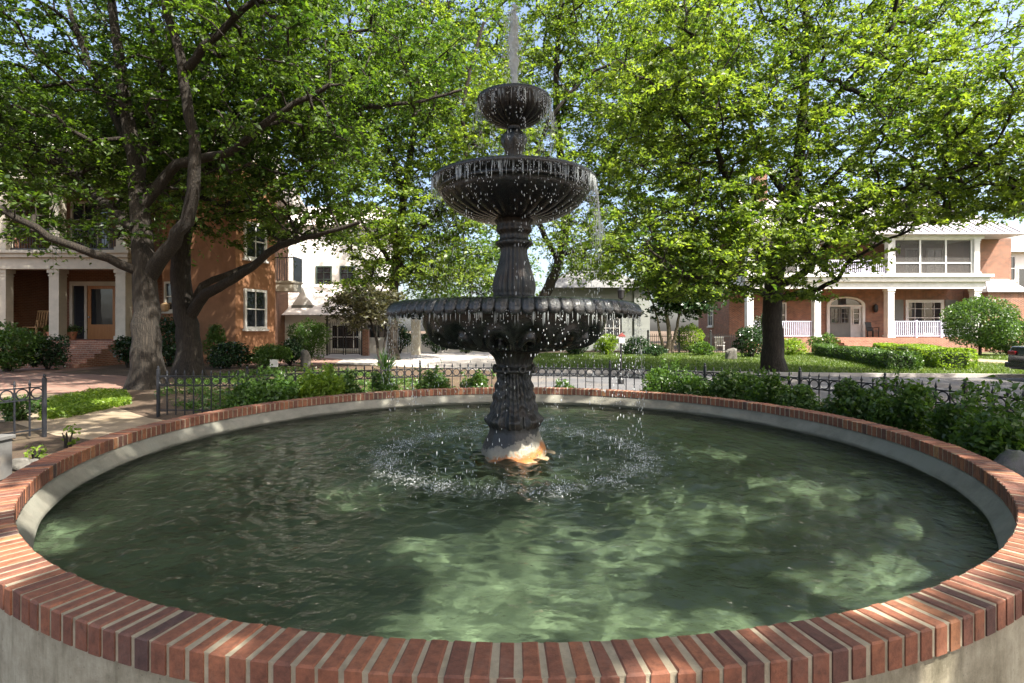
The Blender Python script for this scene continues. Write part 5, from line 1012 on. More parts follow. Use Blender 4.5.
    tree('oak_tree', 'leafy oak between the white house and the fountain', b,
         [([b, P(393, 325, Y), P(394, 290, Y), P(398, 250, Y), P(405, 190, Y), P(415, 120, Y), P(420, 50, Y), P(424, -20, Y)], 0.27, 0.08),
          ([P(398, 255, Y), P(425, 225, Y - 0.6), P(450, 190, Y - 1.0), P(467, 150, Y - 1.4), P(462, 117, Y - 1.8), P(468, 78, Y - 2.2), P(484, 22, Y - 2.6)], 0.13, 0.06),
          ([P(396, 270, Y), P(375, 240, Y - 0.5), P(350, 205, Y - 1), P(330, 160, Y - 1.5)], 0.12, 0.04),
          ([P(405, 190, Y), P(385, 140, Y + 0.6), P(365, 90, Y + 1), P(350, 30, Y + 1.5)], 0.14, 0.05)],
         [envp(400, 225, Y, 3.8, 3.6, 2.7, 2.4), envp(420, 130, Y, 4.6, 4.2, 4.0, 2.6), envp(400, 30, Y, 5.6, 5, 4.2, 2.2), envp(465, 200, Y, 2.0, 2.5, 2.6, 0.7), envp(340, 120, Y, 3.0, 3.5, 3.5, 1.0), envp(370, 285, Y - 0.5, 1.8, 1.8, 1.0, 0.6), envp(440, 262, Y, 2.5, 2.4, 1.5, 1.7), envp(480, 120, Y, 3.0, 3.5, 4.0, 1.2)],
         25, 760, 80000, 0.19, 'leaf_bright', holes=[(P(300, 190, 25), 1.6), (P(345, 38, 26), 1.7), (P(345, 38, 23.5), 1.5), (P(405, 20, 25), 1.3), (P(425, 185, 26), 0.8)], spread=(0.75, 0.75, 0.36), tip_r=0.015, keep=lambda p: p[2] > 2.6, group='large shade trees round the fountain')
    # small dark magnolia and bronze tree
    Y = 33.0; b = np.array([(668 - 512) / F * Y, Y, 0])
    tree('magnolia_tree', 'dark glossy magnolia with several pale stems beside the grey house', b,
         [([b, P(669, 335, Y), P(667, 315, Y), P(664, 290, Y), P(668, 262, Y)], 0.16, 0.06), ([b + (0.15, 0, 0), P(676, 332, Y), P(680, 312, Y), P(690, 290, Y)], 0.13, 0.05), ([b + (-0.15, 0.1, 0), P(660, 335, Y), P(655, 310, Y), P(648, 290, Y)], 0.11, 0.04)],
         [envp(676, 272, Y, 2.0, 2.2, 2.6, 2), envp(694, 298, Y, 1.4, 1.6, 1.1, 0.7), envp(664, 300, Y, 0.7, 1.2, 1.1, 0.4)], 26, 190, 15000, 0.28, 'leaf_dark', bark='bark_pale', spread=(0.6, 0.6, 0.4), keep=lambda p: p[2] > 1.9)
    Y = 21.5; b = np.array([(380 - 512) / F * Y, Y, 0])
    tree('small_tree', 'small bronze-leaved tree with thin leaning stems near the standing stone', b,
         [([b, P(376, 335, Y), P(370, 318, Y), P(362, 300, Y)], 0.075, 0.03), ([b + (0.08, 0, 0), P(386, 335, Y), P(390, 318, Y), P(392, 305, Y)], 0.06, 0.025)],
         [envp(366, 307, Y, 1.5, 1.4, 0.85, 2), envp(390, 305, Y, 0.7, 0.9, 0.6, 0.5)], 27, 90, 5200, 0.16, 'leaf_grey', spread=(0.4, 0.4, 0.2), flare=0.2, keep=lambda p: p[2] > 1.25)
    # trees standing beside and behind the photographer: they shade the pool
    gaps = [((0.15, 3.1), 0.8), ((-0.2, 2.4), 0.36), ((1.3, 3.9), 0.55), ((2.4, 4.4), 0.45), ((0.95, 2.35), 0.3), ((1.75, 1.55), 0.22), ((0.1, 1.72), 0.14), ((-2.35, 2.3), 0.22), ((3.2, 3.1), 0.3), ((0.5, 2.0), 0.13), ((0.95, 2.15), 0.17), ((1.4, 2.4), 0.26), ((2.2, 2.95), 0.3), ((1.25, 1.9), 0.17), ((-2.5, 2.6), 0.28), ((-1.15, 1.9), 0.1), ((2.9, 3.6), 0.26), ((-6.6, 9.2), 0.5), ((-5.2, 8.3), 0.35), ((-7.6, 10.4), 0.55), ((-4.6, 7.4), 0.3), ((-8.2, 9.0), 0.4), ((-3.9, 8.6), 0.3), ((-2.0, 9.3), 0.35), ((0.35, 5.0), 0.4), ((1.9, 2.7), 0.4), ((-1.2, 4.3), 0.35), ((2.9, 2.2), 0.45), ((-3.1, 3.4), 0.4), ((-0.45, 4.9), 0.3), ((-1.0, 6.3), 0.25), ((2.2, 5.6), 0.3)]
    el = math.radians(52); sx, sy = 0.73 / math.hypot(0.73, 0.62), -0.62 / math.hypot(0.73, 0.62); tn = 1 / math.tan(el)
    def gap(p):          # openings cut into the unseen crowns to place the sun patches
        gx, gy = p[0] - sx * tn * p[2], p[1] - sy * tn * p[2]
        return any((gx - c[0]) ** 2 + (gy - c[1]) ** 2 < (r * (1 + 0.25 * math.sin(5 * math.atan2(gy - c[1], gx - c[0]) + c[0]))) ** 2 for c, r in gaps)
    unseen = lambda p: not gap(p) and p[2] > 5.2 and (p[1] < 0.3 or abs(p[0]) > 1.02 * p[1] + 0.6 or p[2] > 2.0 + 0.66 * p[1])
    tree('oak_tree', 'oak beside the right side of the pool whose crown arches over the water', (9.4, 0.6, 0),
         [([(9.4, 0.6, 0), (9.3, 0.6, 2), (9.1, 0.7, 3.6), (8.6, 0.9, 5.6), (8.2, 1.0, 8.0), (8.0, 1.0, 10.5)], 0.38, 0.09), ([(9.0, 0.7, 3.6), (7.6, 1.2, 5.6), (5.6, 2.0, 7.2), (3.4, 3.0, 8.4), (1.4, 4.2, 9.2)], 0.2, 0.05), ([(9.1, 0.7, 3.9), (9.6, -1.0, 5.5), (9.8, -2.5, 7)], 0.18, 0.05), ([(8.7, 0.9, 5.2), (10, 2.4, 6.8), (11, 3.6, 8)], 0.16, 0.05)],
         [((7.0, 1.4, 8.4), (3.6, 3.4, 2.2), 2.6), ((9.5, 0.5, 9.0), (4.5, 4.2, 3.0), 2.0), ((3.4, 2.6, 9.0), (3.6, 3.0, 1.6), 2.4), ((3.0, 0.2, 8.8), (2.2, 1.6, 1.1), 1.3), ((0.8, 4.4, 9.4), (3.0, 2.6, 1.4), 1.6)], 28, 420, 44000, 0.22, 'leaf_oak', spread=(0.6, 0.6, 0.3), keep=unseen, group='large shade trees round the fountain')
    tree('oak_tree', 'oak behind the photographer whose crown shades the near brick rim', (4.6, -6.2, 0),
         [([(4.6, -6.2, 0), (4.6, -6.2, 2), (4.5, -6.0, 3.6), (4.4, -5.6, 5.6), (4.2, -5.2, 8.0), (4.0, -5, 10.5)], 0.36, 0.09), ([(4.5, -6.0, 3.8), (3.6, -4.6, 5.5), (3.0, -3.2, 6.8), (2.4, -1.8, 7.6)], 0.2, 0.05), ([(4.5, -5.9, 4), (6, -4.6, 6), (7, -3.5, 7.4)], 0.16, 0.05)],
         [((3.6, -3.6, 8.4), (3.8, 3.2, 2.4), 3), ((5.6, -4.0, 8.8), (3.6, 3.6, 2.6), 2), ((1.6, -2.0, 8.6), (3.0, 2.4, 1.8), 1.4), ((6.2, -2.0, 8.4), (2.4, 1.9, 1.2), 2.0), ((4.6, -1.8, 8.2), (2.0, 1.6, 1.1), 1.6)], 29, 420, 46000, 0.22, 'leaf_oak', spread=(0.6, 0.6, 0.3), keep=unseen, group='large shade trees round the fountain')
    tree('oak_tree', 'oak at the right just outside the picture, shading the street and the fence', (15.0, 6.0, 0),
         [([(15.0, 6.0, 0), (15.0, 6.0, 2.5), (14.8, 6.2, 4.5), (14.6, 6.4, 7.0), (14.4, 6.6, 10.0)], 0.4, 0.09), ([(14.9, 6.1, 3.8), (13.2, 7.0, 6.0), (11.6, 7.8, 8.4)], 0.2, 0.06), ([(14.9, 6.1, 4.2), (16, 8.5, 6.6), (17, 10.5, 9)], 0.18, 0.05)],
         [((13.2, 7.2, 9.2), (3.8, 3.6, 2.6), 3), ((16.0, 9.5, 9.6), (4.0, 4.0, 2.8), 3), ((15, 4.5, 9.0), (3.6, 3.4, 2.4), 1.6)], 31, 260, 19000, 0.24, 'leaf_oak', spread=(0.75, 0.75, 0.36), keep=unseen, group='large shade trees round the fountain')
    tree('oak_tree', 'oak at the left of the pool just outside the picture, shading the path', (-9.5, 2.6, 0),
         [([(-9.5, 2.6, 0), (-9.5, 2.6, 2), (-9.3, 2.8, 3.8), (-9.0, 3.0, 6.0), (-8.8, 3.2, 8.5), (-8.6, 3.2, 11)], 0.4, 0.09), ([(-9.3, 2.8, 4), (-7.6, 3.6, 6), (-5.4, 4.4, 7.6), (-3.2, 5.2, 8.6)], 0.2, 0.05), ([(-9.2, 2.9, 4.6), (-10.5, 5, 6.8), (-11.5, 7, 8.8)], 0.18, 0.05), ([(-9.3, 2.8, 4.2), (-11, 1.4, 6.5), (-12, 0.5, 8.5)], 0.16, 0.05)],
         [((-5.0, 4.6, 8.8), (3.6, 3.2, 1.8), 2.6), ((-9.5, 5.0, 9.4), (3.8, 4.2, 2.6), 2.4), ((-2.4, 6.2, 9.2), (2.6, 2.4, 1.5), 1.2), ((-11, 8.0, 10.0), (3.2, 3.0, 2.2), 1.2)], 30, 340, 32000, 0.22, 'leaf_oak', spread=(0.6, 0.6, 0.3), keep=unseen, group='large shade trees round the fountain')
trees()

# ------------------------------------------------------------------ shrubs and beds
def shrubs():
    g = 'shrubs in the ring bed round the pool'
    ring = [  # px, r, rx, height, n, leaf, mat, label
        (264, 4.85, 0.60, 0.80, 3000, 0.085, 'leaf_shrub', 'wide bright leafy shrub at the left end of the pool bed'),
        (322, 4.75, 0.42, 0.86, 2000, 0.085, 'leaf_lime', 'upright bright green shrub left of the fountain, tallest on that side'),
        (350, 4.6, 0.24, 0.72, 900, 0.08, 'leaf_shrub', 'small loose shrub right beside the upright bright green one'),
        (384, 4.7, 0.36, 0.70, 1300, 0.075, 'leaf_shrub', 'thin low shrub in front of the sunlit fence rings'),
        (432, 4.65, 0.36, 0.74, 1300, 0.075, 'leaf_shrub', 'spindly shrub with upright shoots left of the pedestal'),
        (478, 4.7, 0.38, 0.66, 1300, 0.075, 'leaf_shrub', 'low shrub touching the left side of the fountain pedestal'),
        (563, 4.7, 0.30, 0.50, 900, 0.075, 'leaf_shrub', 'lowest dark shrub just right of the pedestal'),
        (672, 4.75, 0.66, 0.98, 4200, 0.085, 'leaf_shrub', 'wide mounded shrub below the magnolia, first of the right-hand row'),
        (736, 4.75, 0.42, 0.92, 2400, 0.085, 'leaf_hedge', 'dark shrub at the foot of the right-hand oak'),
        (770, 4.62, 0.34, 0.86, 1900, 0.085, 'leaf_shrub', 'shrub squeezed between two dark ones in front of the right-hand oak'),
        (800, 4.55, 0.36, 0.76, 2000, 0.08, 'leaf_hedge', 'low dense dark shrub below the pale fence finials'),
        (855, 4.6, 0.43, 0.84, 2800, 0.08, 'leaf_hedge', 'clipped dense deep green shrub in front of the hedges'),
        (905, 4.62, 0.38, 0.86, 2000, 0.085, 'leaf_shrub', 'loose airy shrub left of the bare fence rings'),
        (968, 4.6, 0.36, 0.78, 2000, 0.08, 'leaf_shrub', 'shrub right of the bare fence rings'),
        (1012, 4.55, 0.50, 0.92, 3000, 0.085, 'leaf_shrub', 'big loose shrub at the right edge above the dark rock')]
    for i, (px, r, rx, h, n, l, mt, lab) in enumerate(ring):
        shrub('shrub', lab, 'shrub', ring_pt(px, r), (rx, rx * 0.9, h * (0.97 if px > 840 else 0.9 if px > 600 else 0.95) / 2), int(n * 1.6), l * 0.8, M[mt], 100 + i, g, lumps=10, tall_shoots=0 if mt == 'leaf_hedge' else 9)
    def yl(px, py, Y): return np.array([(px - 512) / F * Y, Y, 0])
    for px, r, lab in ((446, 4.3, 'small orange flowering plant by the pool rim left of the pedestal'), (459, 4.35, 'small yellow flowering plant by the pool rim nearest the pedestal'), (934, 4.25, 'yellow-leaved small plant by the brick rim on the right')):
        shrub('flowering_plant', lab, 'plant', ring_pt(px, r), (0.16, 0.16, 0.21), 260, 0.06, M['flower'] if px < 900 else M['leaf_lime'], px, lumps=5)
    shrub('seedling', 'tiny pale seedling beside the grey utility box', 'plant', G(36, 463), (0.10, 0.10, 0.12), 40, 0.06, M['leaf_lime'], 5, lumps=4)
    shrub('seedling', 'thin twiggy seedling between utility box and brick rim', 'plant', G(68, 448), (0.12, 0.12, 0.16), 40, 0.06, M['leaf_lime'], 6, lumps=4)
    # around the left house
    for i, (px, Y, rx, h, n, mt, lab) in enumerate([
            (8, 18.5, 1.3, 1.75, 3600, 'leaf_shrub', 'dark rounded shrub at the left edge below the porch'), (48, 19.6, 0.9, 1.35, 2200, 'leaf_dark', 'dark shrub at the left side of the porch steps'),
            (128, 20.6, 0.6, 1.3, 1500, 'leaf_dark', 'dark shrub at the right side of the porch steps behind the big trunk'), (170, 21.5, 1.0, 2.0, 2600, 'leaf_dark', 'tall dark shrub seen between the two left trunks'),
            (228, 20.2, 1.0, 1.0, 2200, 'leaf_dark', 'low dark hedge shrub under the orange wall'), (268, 20.6, 0.9, 0.95, 2000, 'leaf_shrub', 'low shrub below the orange wing window'), (215, 21.3, 0.5, 1.7, 1200, 'leaf_shrub', 'slim shrub against the orange wall'),
            (308, 22.5, 0.95, 2.05, 2600, 'leaf_shrub', 'tall leafy shrub behind the standing stone'), (290, 21.5, 0.5, 1.3, 1200, 'leaf_dark', 'dark shrub left of the standing stone'),
            (20, 8.6, 0.35, 0.45, 700, 'leaf_shrub', 'low shrub behind the short fence by the utility box')]):
        shrub('shrub', lab, 'shrub', yl(px, 0, Y), (rx, rx * 0.8, h / 2), n, 0.11 if Y > 10 else 0.07, M[mt], 200 + i, 'shrubs round the left house')
    # strappy plant
    t = thing('yucca_plant', 'spiky strap-leaved plant below the bronze-leaved tree', 'plant', yl(386, 0, 18.5)); m = MB(); rng = np.random.default_rng(4); c = yl(386, 0, 18.5)
    for i in range(70):
        a = rng.uniform(0, 2 * PI); e = rng.uniform(0.25, 1.45); L = rng.uniform(0.55, 0.95); d = np.array([math.cos(a) * math.cos(e), math.sin(a) * math.cos(e), math.sin(e)]); s = np.array([-math.sin(a), math.cos(a), 0]) * 0.025
        p1 = c + d * L * 0.6; p2 = c + d * L - EZ * 0.12 * math.cos(e); m.add([c - s, c + s, p1 + s, p1 - s, p2], [(0, 1, 2, 3), (3, 2, 4)])
    m.build('foliage', M['leaf_shrub'], t, tint=None)
    m = MB(); m.tube([c, c + EZ * 0.15], [0.07, 0.05], 8); m.build('stem', M['bark'], t)
    # lawn side and around the right house
    for i, (px, Y, rx, h, n, mt, lab, shp) in enumerate([
            (575, 31, 1.0, 0.95, 1500, 'leaf_dark', 'low dark shrub behind the fountain bowl on the lawn edge', 'round'), (606, 31, 0.75, 1.35, 1400, 'leaf_lime', 'yellow-green shrub under the grey house window', 'round'), (636, 31, 1.0, 1.1, 1500, 'leaf_dark', 'dark low shrub at the corner of the grey house', 'round'),
            (400, 33.0, 0.8, 1.9, 1600, 'leaf_dark', 'dark shrub left of the tall cream pier', 'round'), (436, 33.2, 0.9, 1.7, 1700, 'leaf_dark', 'dark shrub right of the tall cream pier', 'round'), (466, 33.4, 0.8, 1.5, 1500, 'leaf_shrub', 'green shrub in front of the low white wall by the pedestal', 'round'), (655, 29, 0.7, 0.75, 900, 'leaf_dark', 'low dark shrub at the foot of the magnolia', 'round'), (690, 34, 1.05, 1.9, 2400, 'leaf_lime', 'bright round bush right of the magnolia', 'sphere'), (702, 30, 0.8, 0.8, 1000, 'leaf_shrub', 'low shrub in front of the bright round bush', 'round'),
            (752, 28, 1.0, 1.75, 2200, 'leaf_dark', 'dark shrub left of the right-hand oak trunk', 'round'), (790, 30.5, 1.1, 1.0, 1500, 'leaf_lime', 'pale yellowish shrub under the porch railing', 'round'), (822, 31.5, 0.9, 1.35, 1500, 'leaf_shrub', 'green shrub at the left of the brick porch steps', 'round'),
            (768, 33.5, 1.0, 2.6, 1800, 'leaf_dark', 'tall dark shrub against the left end of the porch', 'round')]):
        shrub('shrub', lab, 'shrub', yl(px, 0, Y), (rx, rx * 0.8, h / 2), n, 0.13, M[mt], 300 + i, 'shrubs on the far lawn', shape=shp)
    shrub('round_bush', 'large rounded pale green bush at the right corner of the porch', 'bush', yl(980, 0, 30.0), (1.95, 1.7, 1.55), 10000, 0.14, M['leaf_hedge'], 401, shape='sphere', stem_h=0.35)
    shrub('round_bush', 'lower spreading bush beside the big round bush near the parked car', 'bush', yl(1008, 0, 30.5), (1.35, 1.4, 1.15), 6000, 0.14, M['leaf_hedge'], 402, shape='sphere')
    shrub('small_tree', 'small lime-green tree in front of the white neighbour house', 'tree', yl(1012, 0, 38.5), (1.75, 1.5, 0.95), 4200, 0.2, M['leaf_lime'], 403, stem_h=1.85)
    # hedges along the walk to the porch: left row and right row
    def hedge(label, path, w, h, n, seed, mt):
        t = thing('box_hedge', label, 'hedge', (path[0][0], path[0][1], 0)); rng = np.random.default_rng(seed); sp = np.array(spline([np.array([a, b, 0.0]) for a, b in path], 0.2)); m = len(sp)
        i = rng.integers(0, m - 1, n); d = sp[i + 1] - sp[i]; d /= np.linalg.norm(d, axis=1, keepdims=True); s = np.stack([-d[:, 1], d[:, 0], np.zeros(n)], axis=1)
        ww = w * (1 + 0.10 * np.sin(i * 0.35 + seed)); a = rng.uniform(-1, 1, n); z = rng.uniform(0, 1, n); f = rng.integers(0, 3, n)
        a = np.where(f == 0, np.sign(a) * rng.uniform(0.85, 1.05, n), a); z = np.where(f > 0, rng.uniform(0.86, 1.04, n), z); k = np.maximum(1, (np.abs(a) ** 5 + np.abs(2 * z - 1) ** 5) ** 0.2)
        a = a / k; z = 0.5 + (z - 0.5) / k
        C = sp[i] + d * rng.uniform(0, 0.2, (n, 1)) + s * (a * ww / 2)[:, None]; hh = h * (1 + 0.07 * np.sin(i * 0.21 + seed)); C[:, 2] = 0.02 + z * hh
        e0 = rng.normal(size=(n // 14, 3)); e0 /= np.linalg.norm(e0, axis=1, keepdims=True)
        for c in (sp[0], sp[-1]): C = np.concatenate([C, c + e0 * np.array([w * 0.52, w * 0.52, h * 0.5]) + np.array([0, 0, h * 0.52])])
        C[:, 2] = np.maximum(C[:, 2], 0.03)
        foliage('foliage', rng, C, 0.1 * np.sin(C[:, 0] * 3), 0.11 * rng.uniform(0.7, 1.2, len(C)), M[mt], t, up=0.4)
        core = MB()
        for q in range(0, m - 4, 4):
            dd = sp[min(q + 4, m - 1)] - sp[q]; ss = np.array([-dd[1], dd[0], 0]); ss = ss / np.linalg.norm(ss) * w * 0.35; core.obox(sp[q] - ss / 1, dd, ss * 2, (0, 0, h * 0.8))
        core.build('branches', M['leaf_core'], t)
    M['leaf_core'] = noise_mat('hedge_twigs', (0.02, 0.035, 0.012), (0.04, 0.06, 0.02), scale=20, rough=0.9, bump=0.8)
    a = yl(822, 0, 30.5); b = yl(905, 0, 19.0); hedge('long low clipped hedge on the left of the walk to the brick house', [(a[0], a[1]), (yl(865, 0, 24)[0], 24), (b[0], b[1])], 1.0, 0.62, 8000, 71, 'leaf_hedge')
    a = yl(884, 0, 29.5); b = yl(957, 0, 19.5); hedge('long low clipped hedge on the right of the walk, sunlit yellow-green', [(a[0], a[1]), (yl(925, 0, 24)[0], 24), (b[0], b[1])], 1.1, 0.72, 8000, 72, 'leaf_lime')
shrubs()

# ------------------------------------------------------------------ small things
def rock(name, label, c, r, mt, seed, cat='rock', sq=1.0):
    rng = np.random.default_rng(seed); m = MB(); m.ell((0, 0, 0), 1.0, 24, 14); V = np.array(m.v)
    d = np.zeros(len(V))
    for i in range(9):
        k = rng.normal(size=3) * 1.6; d += 0.07 * np.sin(V @ k + rng.uniform(0, 6))
    for i in range(7):
        k = rng.normal(size=3); k /= np.linalg.norm(k); q = V @ k; h = rng.uniform(0.55, 0.8); d -= np.maximum(0, q - h) * 0.8
    V = np.sign(V) * np.abs(V) ** sq
    V = V * (1 + d)[:, None] * np.array(r); V = V + np.array(c) + (0, 0, r[2] * 0.8); V[:, 2] = np.maximum(V[:, 2], -0.03); m.v = [tuple(p) for p in V]
    return tag(m.build(name, M[mt], None, True, 35), label, cat)
def small_things():
    # utility box
    c = np.array([-5.25, 5.0, 0]); t = thing('utility_box', 'plain grey metal utility box on the ground at the left edge', 'utility box', c)
    x1 = -4.9; y0 = 4.8; m = MB(); m.box(x1 - 0.75, x1, y0, y0 + 0.42, 0.02, 0.40); m.build('body', M['box'], t, bevel=0.008)
    m = MB(); m.box(x1 - 0.77, x1 + 0.018, y0 - 0.018, y0 + 0.438, 0.402, 0.44); m.build('lid', M['box'], t, bevel=0.006)
    m = MB(); m.box(x1 - 0.09, x1 - 0.055, y0 - 0.012, y0 - 0.001, 0.27, 0.36); m.box(x1 - 0.085, x1 - 0.06, y0 - 0.03, y0 - 0.013, 0.26, 0.30); m.build('latch', M['rail_iron'], t)
    rock('stone', 'rough grey stone in front of the grey utility box', G(22, 470) + (0, 0, 0), (0.10, 0.08, 0.075), 'rock', 3); rock('stone', 'small pale stone beside the brick rim near the utility box', G(33, 466), (0.06, 0.05, 0.045), 'rock', 4)
    rock('rock', 'dark mossy rock against the brick rim at the right edge', (4.03, 4.17, 0), (0.27, 0.2, 0.29), 'rock_dark', 8)
    rock('standing_stone', 'tall pale grey standing stone in the left bed', P(305, 330, 21.0) * np.array([1, 1, 0]), (0.22, 0.16, 0.42), 'rock', 5, 'standing stone'); rock('standing_stone', 'squat brown-grey stone block on the lawn left of the right-hand oak', P(731, 330, 26.0) * np.array([1, 1, 0]), (0.30, 0.22, 0.34), 'rock', 6, 'standing stone', 0.45)
    # little plaque
    c = P(274, 330, 18.6) * np.array([1, 1, 0]); t = thing('garden_plaque', 'small blank white plaque on a stake among the left shrubs', 'plaque', c)
    m = MB(); m.box(c[0] - 0.14, c[0] + 0.14, c[1] - 0.015, c[1] + 0.015, 0.17, 0.43); m.build('panel', M['white'], t, bevel=0.005); m = MB(); m.box(c[0] - 0.015, c[0] + 0.015, c[1] + 0.016, c[1] + 0.04, -0.03, 0.3); m.build('stake', M['rail_iron'], t)
    # lamp post
    c = P(621, 330, 14.4) * np.array([1, 1, 0]); Y = c[1]; z = lambda py: EYE + (HY - py) / F * Y
    t = thing('lamp_post', 'slim dark garden lamp post with a lantern right of the fountain bowl', 'lamp post', c)
    m = MB(); m.lathe([(0.09, 0), (0.09, 0.12), (0.05, 0.16), (0.03, 0.3), (0.024, z(300)), (0.04, z(299))], 14, c[0], c[1]); m.build('post', M['rail_iron'], t, True)
    m = MB(); m.lathe([(0.04, z(299)), (0.075, z(298)), (0.095, z(291)), (0.115, z(290.5)), (0.03, z(287)), (0.012, z(285)), (0.002, z(284))], 8, c[0], c[1]); ln = m.build('lantern', M['rail_iron'], t)
    m = MB(); m.lathe([(0.06, z(297.5)), (0.082, z(291.5))], 8, c[0], c[1]); m.build('lantern_glass', M['lantern_glass'], ln)
    t = thing('bird_feeder', 'tiny white box with a red top on the dark lamp post', 'box', c + (0, -0.05, z(343)))
    m = MB(); m.box(c[0] - 0.075, c[0] + 0.075, c[1] - 0.15, c[1] - 0.03, z(343), z(336.5)); m.build('body', M['white'], t); m = MB(); m.prism([np.array([c[0] - 0.1, c[1] - 0.17, z(336.4)]), np.array([c[0] + 0.1, c[1] - 0.17, z(336.4)]), np.array([c[0], c[1] - 0.17, z(332.5)])], (0, 0.14, 0)); m.build('roof', M['red'], t)
    # black iron gate and fences far behind
    Y = 30.5; x0, x1 = P(328, 0, Y)[0], P(361, 0, Y)[0]; t = thing('iron_gate', 'tall black iron double gate in front of the white garage', 'gate', (x0, Y, 0))
    for k in range(2):
        a = x0 + (x1 - x0) * k / 2 + 0.04; e = x0 + (x1 - x0) * (k + 1) / 2 - 0.04; m = MB(); m.box(a, a + 0.05, Y - 0.02, Y + 0.02, 0.05, 1.85); m.box(e - 0.05, e, Y - 0.02, Y + 0.02, 0.05, 1.85)
        for zz in (0.1, 0.9, 1.6): m.box(a + 0.05, e - 0.05, Y - 0.015, Y + 0.015, zz, zz + 0.04)
        n = 8
        for i in range(1, n): x = a + (e - a) * i / n; m.box(x - 0.01, x + 0.01, Y - 0.01, Y + 0.01, 0.1, 1.95)
        m.build('gate_leaf', M['rail_iron'], t)
    for x in (x0 - 0.05, x1 + 0.05): m = MB(); m.box(x - 0.045, x + 0.045, Y - 0.045, Y + 0.045, -0.05, 2.1); m.ell((x, Y, 2.15), 0.06); m.build('post', M['rail_iron'], t)
    c = P(366, 0, 30.3) * np.array([1, 1, 0]); t = thing('gate_pier', 'short weathered pier right of the black iron gate', 'pier', c); m = MB(); m.box(c[0] - 0.16, c[0] + 0.16, c[1] - 0.16, c[1] + 0.16, 0, 1.5); m.build('shaft', M['brick_step'], t); m = MB(); m.box(c[0] - 0.2, c[0] + 0.2, c[1] - 0.2, c[1] + 0.2, 1.503, 1.6); m.ell((c[0], c[1], 1.72), 0.13); m.build('cap', M['rock'], t)
    c = P(416, 0, 31.5) * np.array([1, 1, 0]); t = thing('gate_pier', 'tall cream stone pier seen under the left lip of the lower bowl', 'pier', c); m = MB(); m.box(c[0] - 0.24, c[0] + 0.24, c[1] - 0.24, c[1] + 0.24, 0, 2.3); m.build('shaft', M['cream'], t, bevel=0.02); m = MB(); m.box(c[0] - 0.3, c[0] + 0.3, c[1] - 0.3, c[1] + 0.3, 2.303, 2.45); m.build('cap', M['concrete'], t, bevel=0.02)
    t = thing('garden_wall', 'low white garden wall behind the bronze-leaved tree', 'wall', (-7.5, 36, 0)); m = MB(); m.box(P(372, 0, 35)[0], P(500, 0, 35)[0], 35, 35.25, 0, 1.15); m.build('body', M['stucco_white'], t); m = MB(); m.box(P(372, 0, 35)[0], P(500, 0, 35)[0], 34.95, 35.3, 1.153, 1.23); m.build('coping', M['concrete'], t)
    Y = 33.8; x0, x1 = P(648, 0, Y)[0], P(742, 0, Y)[0]; t = thing('iron_railing', 'black iron railing between the grey house and the brick house', 'fence', (x0, Y, 0)); m = MB()
    for zz in (0.15, 1.05): m.box(x0, x1, Y - 0.015, Y + 0.015, zz, zz + 0.04)
    n = 44
    for i in range(n + 1): x = x0 + (x1 - x0) * i / n; m.box(x - 0.011, x + 0.011, Y - 0.011, Y + 0.011, 0, 1.22)
    m.build('bars', M['rail_iron'], t)
    for i in range(4): x = x0 + (x1 - x0) * i / 3; m = MB(); m.box(x - 0.05, x + 0.05, Y - 0.05, Y + 0.05, -0.05, 1.35); m.ell((x, Y, 1.4), 0.07); m.build('post', M['rail_iron'], t)
    # chairs
    def chair(label, c, mt, s=1.0, ang=0.0, name='porch_chair', z=0.0):
        t = thing(name, label, 'chair', (c[0], c[1], z)); ca, sa = math.cos(ang), math.sin(ang); u = np.array([ca, sa, 0]) * s; v = np.array([-sa, ca, 0]) * s; o = np.array([c[0], c[1], z])
        m = MB(); m.obox(o - u * 0.27 - v * 0.25 + EZ * 0.42 * s, u * 0.54, v * 0.5, EZ * 0.05 * s); m.build('seat', M[mt], t, bevel=0.01)
        m = MB(); bo = o + v * 0.25 + EZ * 0.45 * s
        for i in range(7): m.obox(bo - u * (0.27 - i * 0.082), u * 0.045, v * 0.03, EZ * 0.56 * s + v * 0.12)
        m.obox(bo - u * 0.29 + EZ * 0.56 * s + v * 0.12, u * 0.58, v * 0.035, EZ * 0.07 * s); m.build('backrest', M[mt], t)
        for i in (-1, 1):
            for j in (-1, 1): m = MB(); m.obox(o + u * (0.24 * i - 0.025) + v * (0.22 * j - 0.025), u * 0.05, v * 0.05, EZ * 0.418 * s); m.build('leg', M[mt], t)
            m = MB(); m.obox(o + u * (0.28 * i - 0.03) - v * 0.25 + EZ * 0.66 * s, u * 0.06, v * 0.5, EZ * 0.035 * s); m.obox(o + u * (0.28 * i - 0.02) - v * 0.23 + EZ * 0.473 * s, u * 0.04, v * 0.04, EZ * 0.186 * s); m.build('armrest', M[mt], t)
    chair('tan wicker armchair on the left house porch', ((33 - 512) / F * 24.4, 24.4), 'wicker', 1.25, 0.2, z=1.03); chair('dark metal chair on the brick house porch by the door', ((873 - 512) / F * 37.7, 37.7), 'rail_iron', 1.0, 0.3, z=0.953); chair('white garden chair beside the brick house side wall', ((720 - 512) / F * 35.2, 35.2), 'white', 0.95, 2.6, 'garden_chair', 0.0)
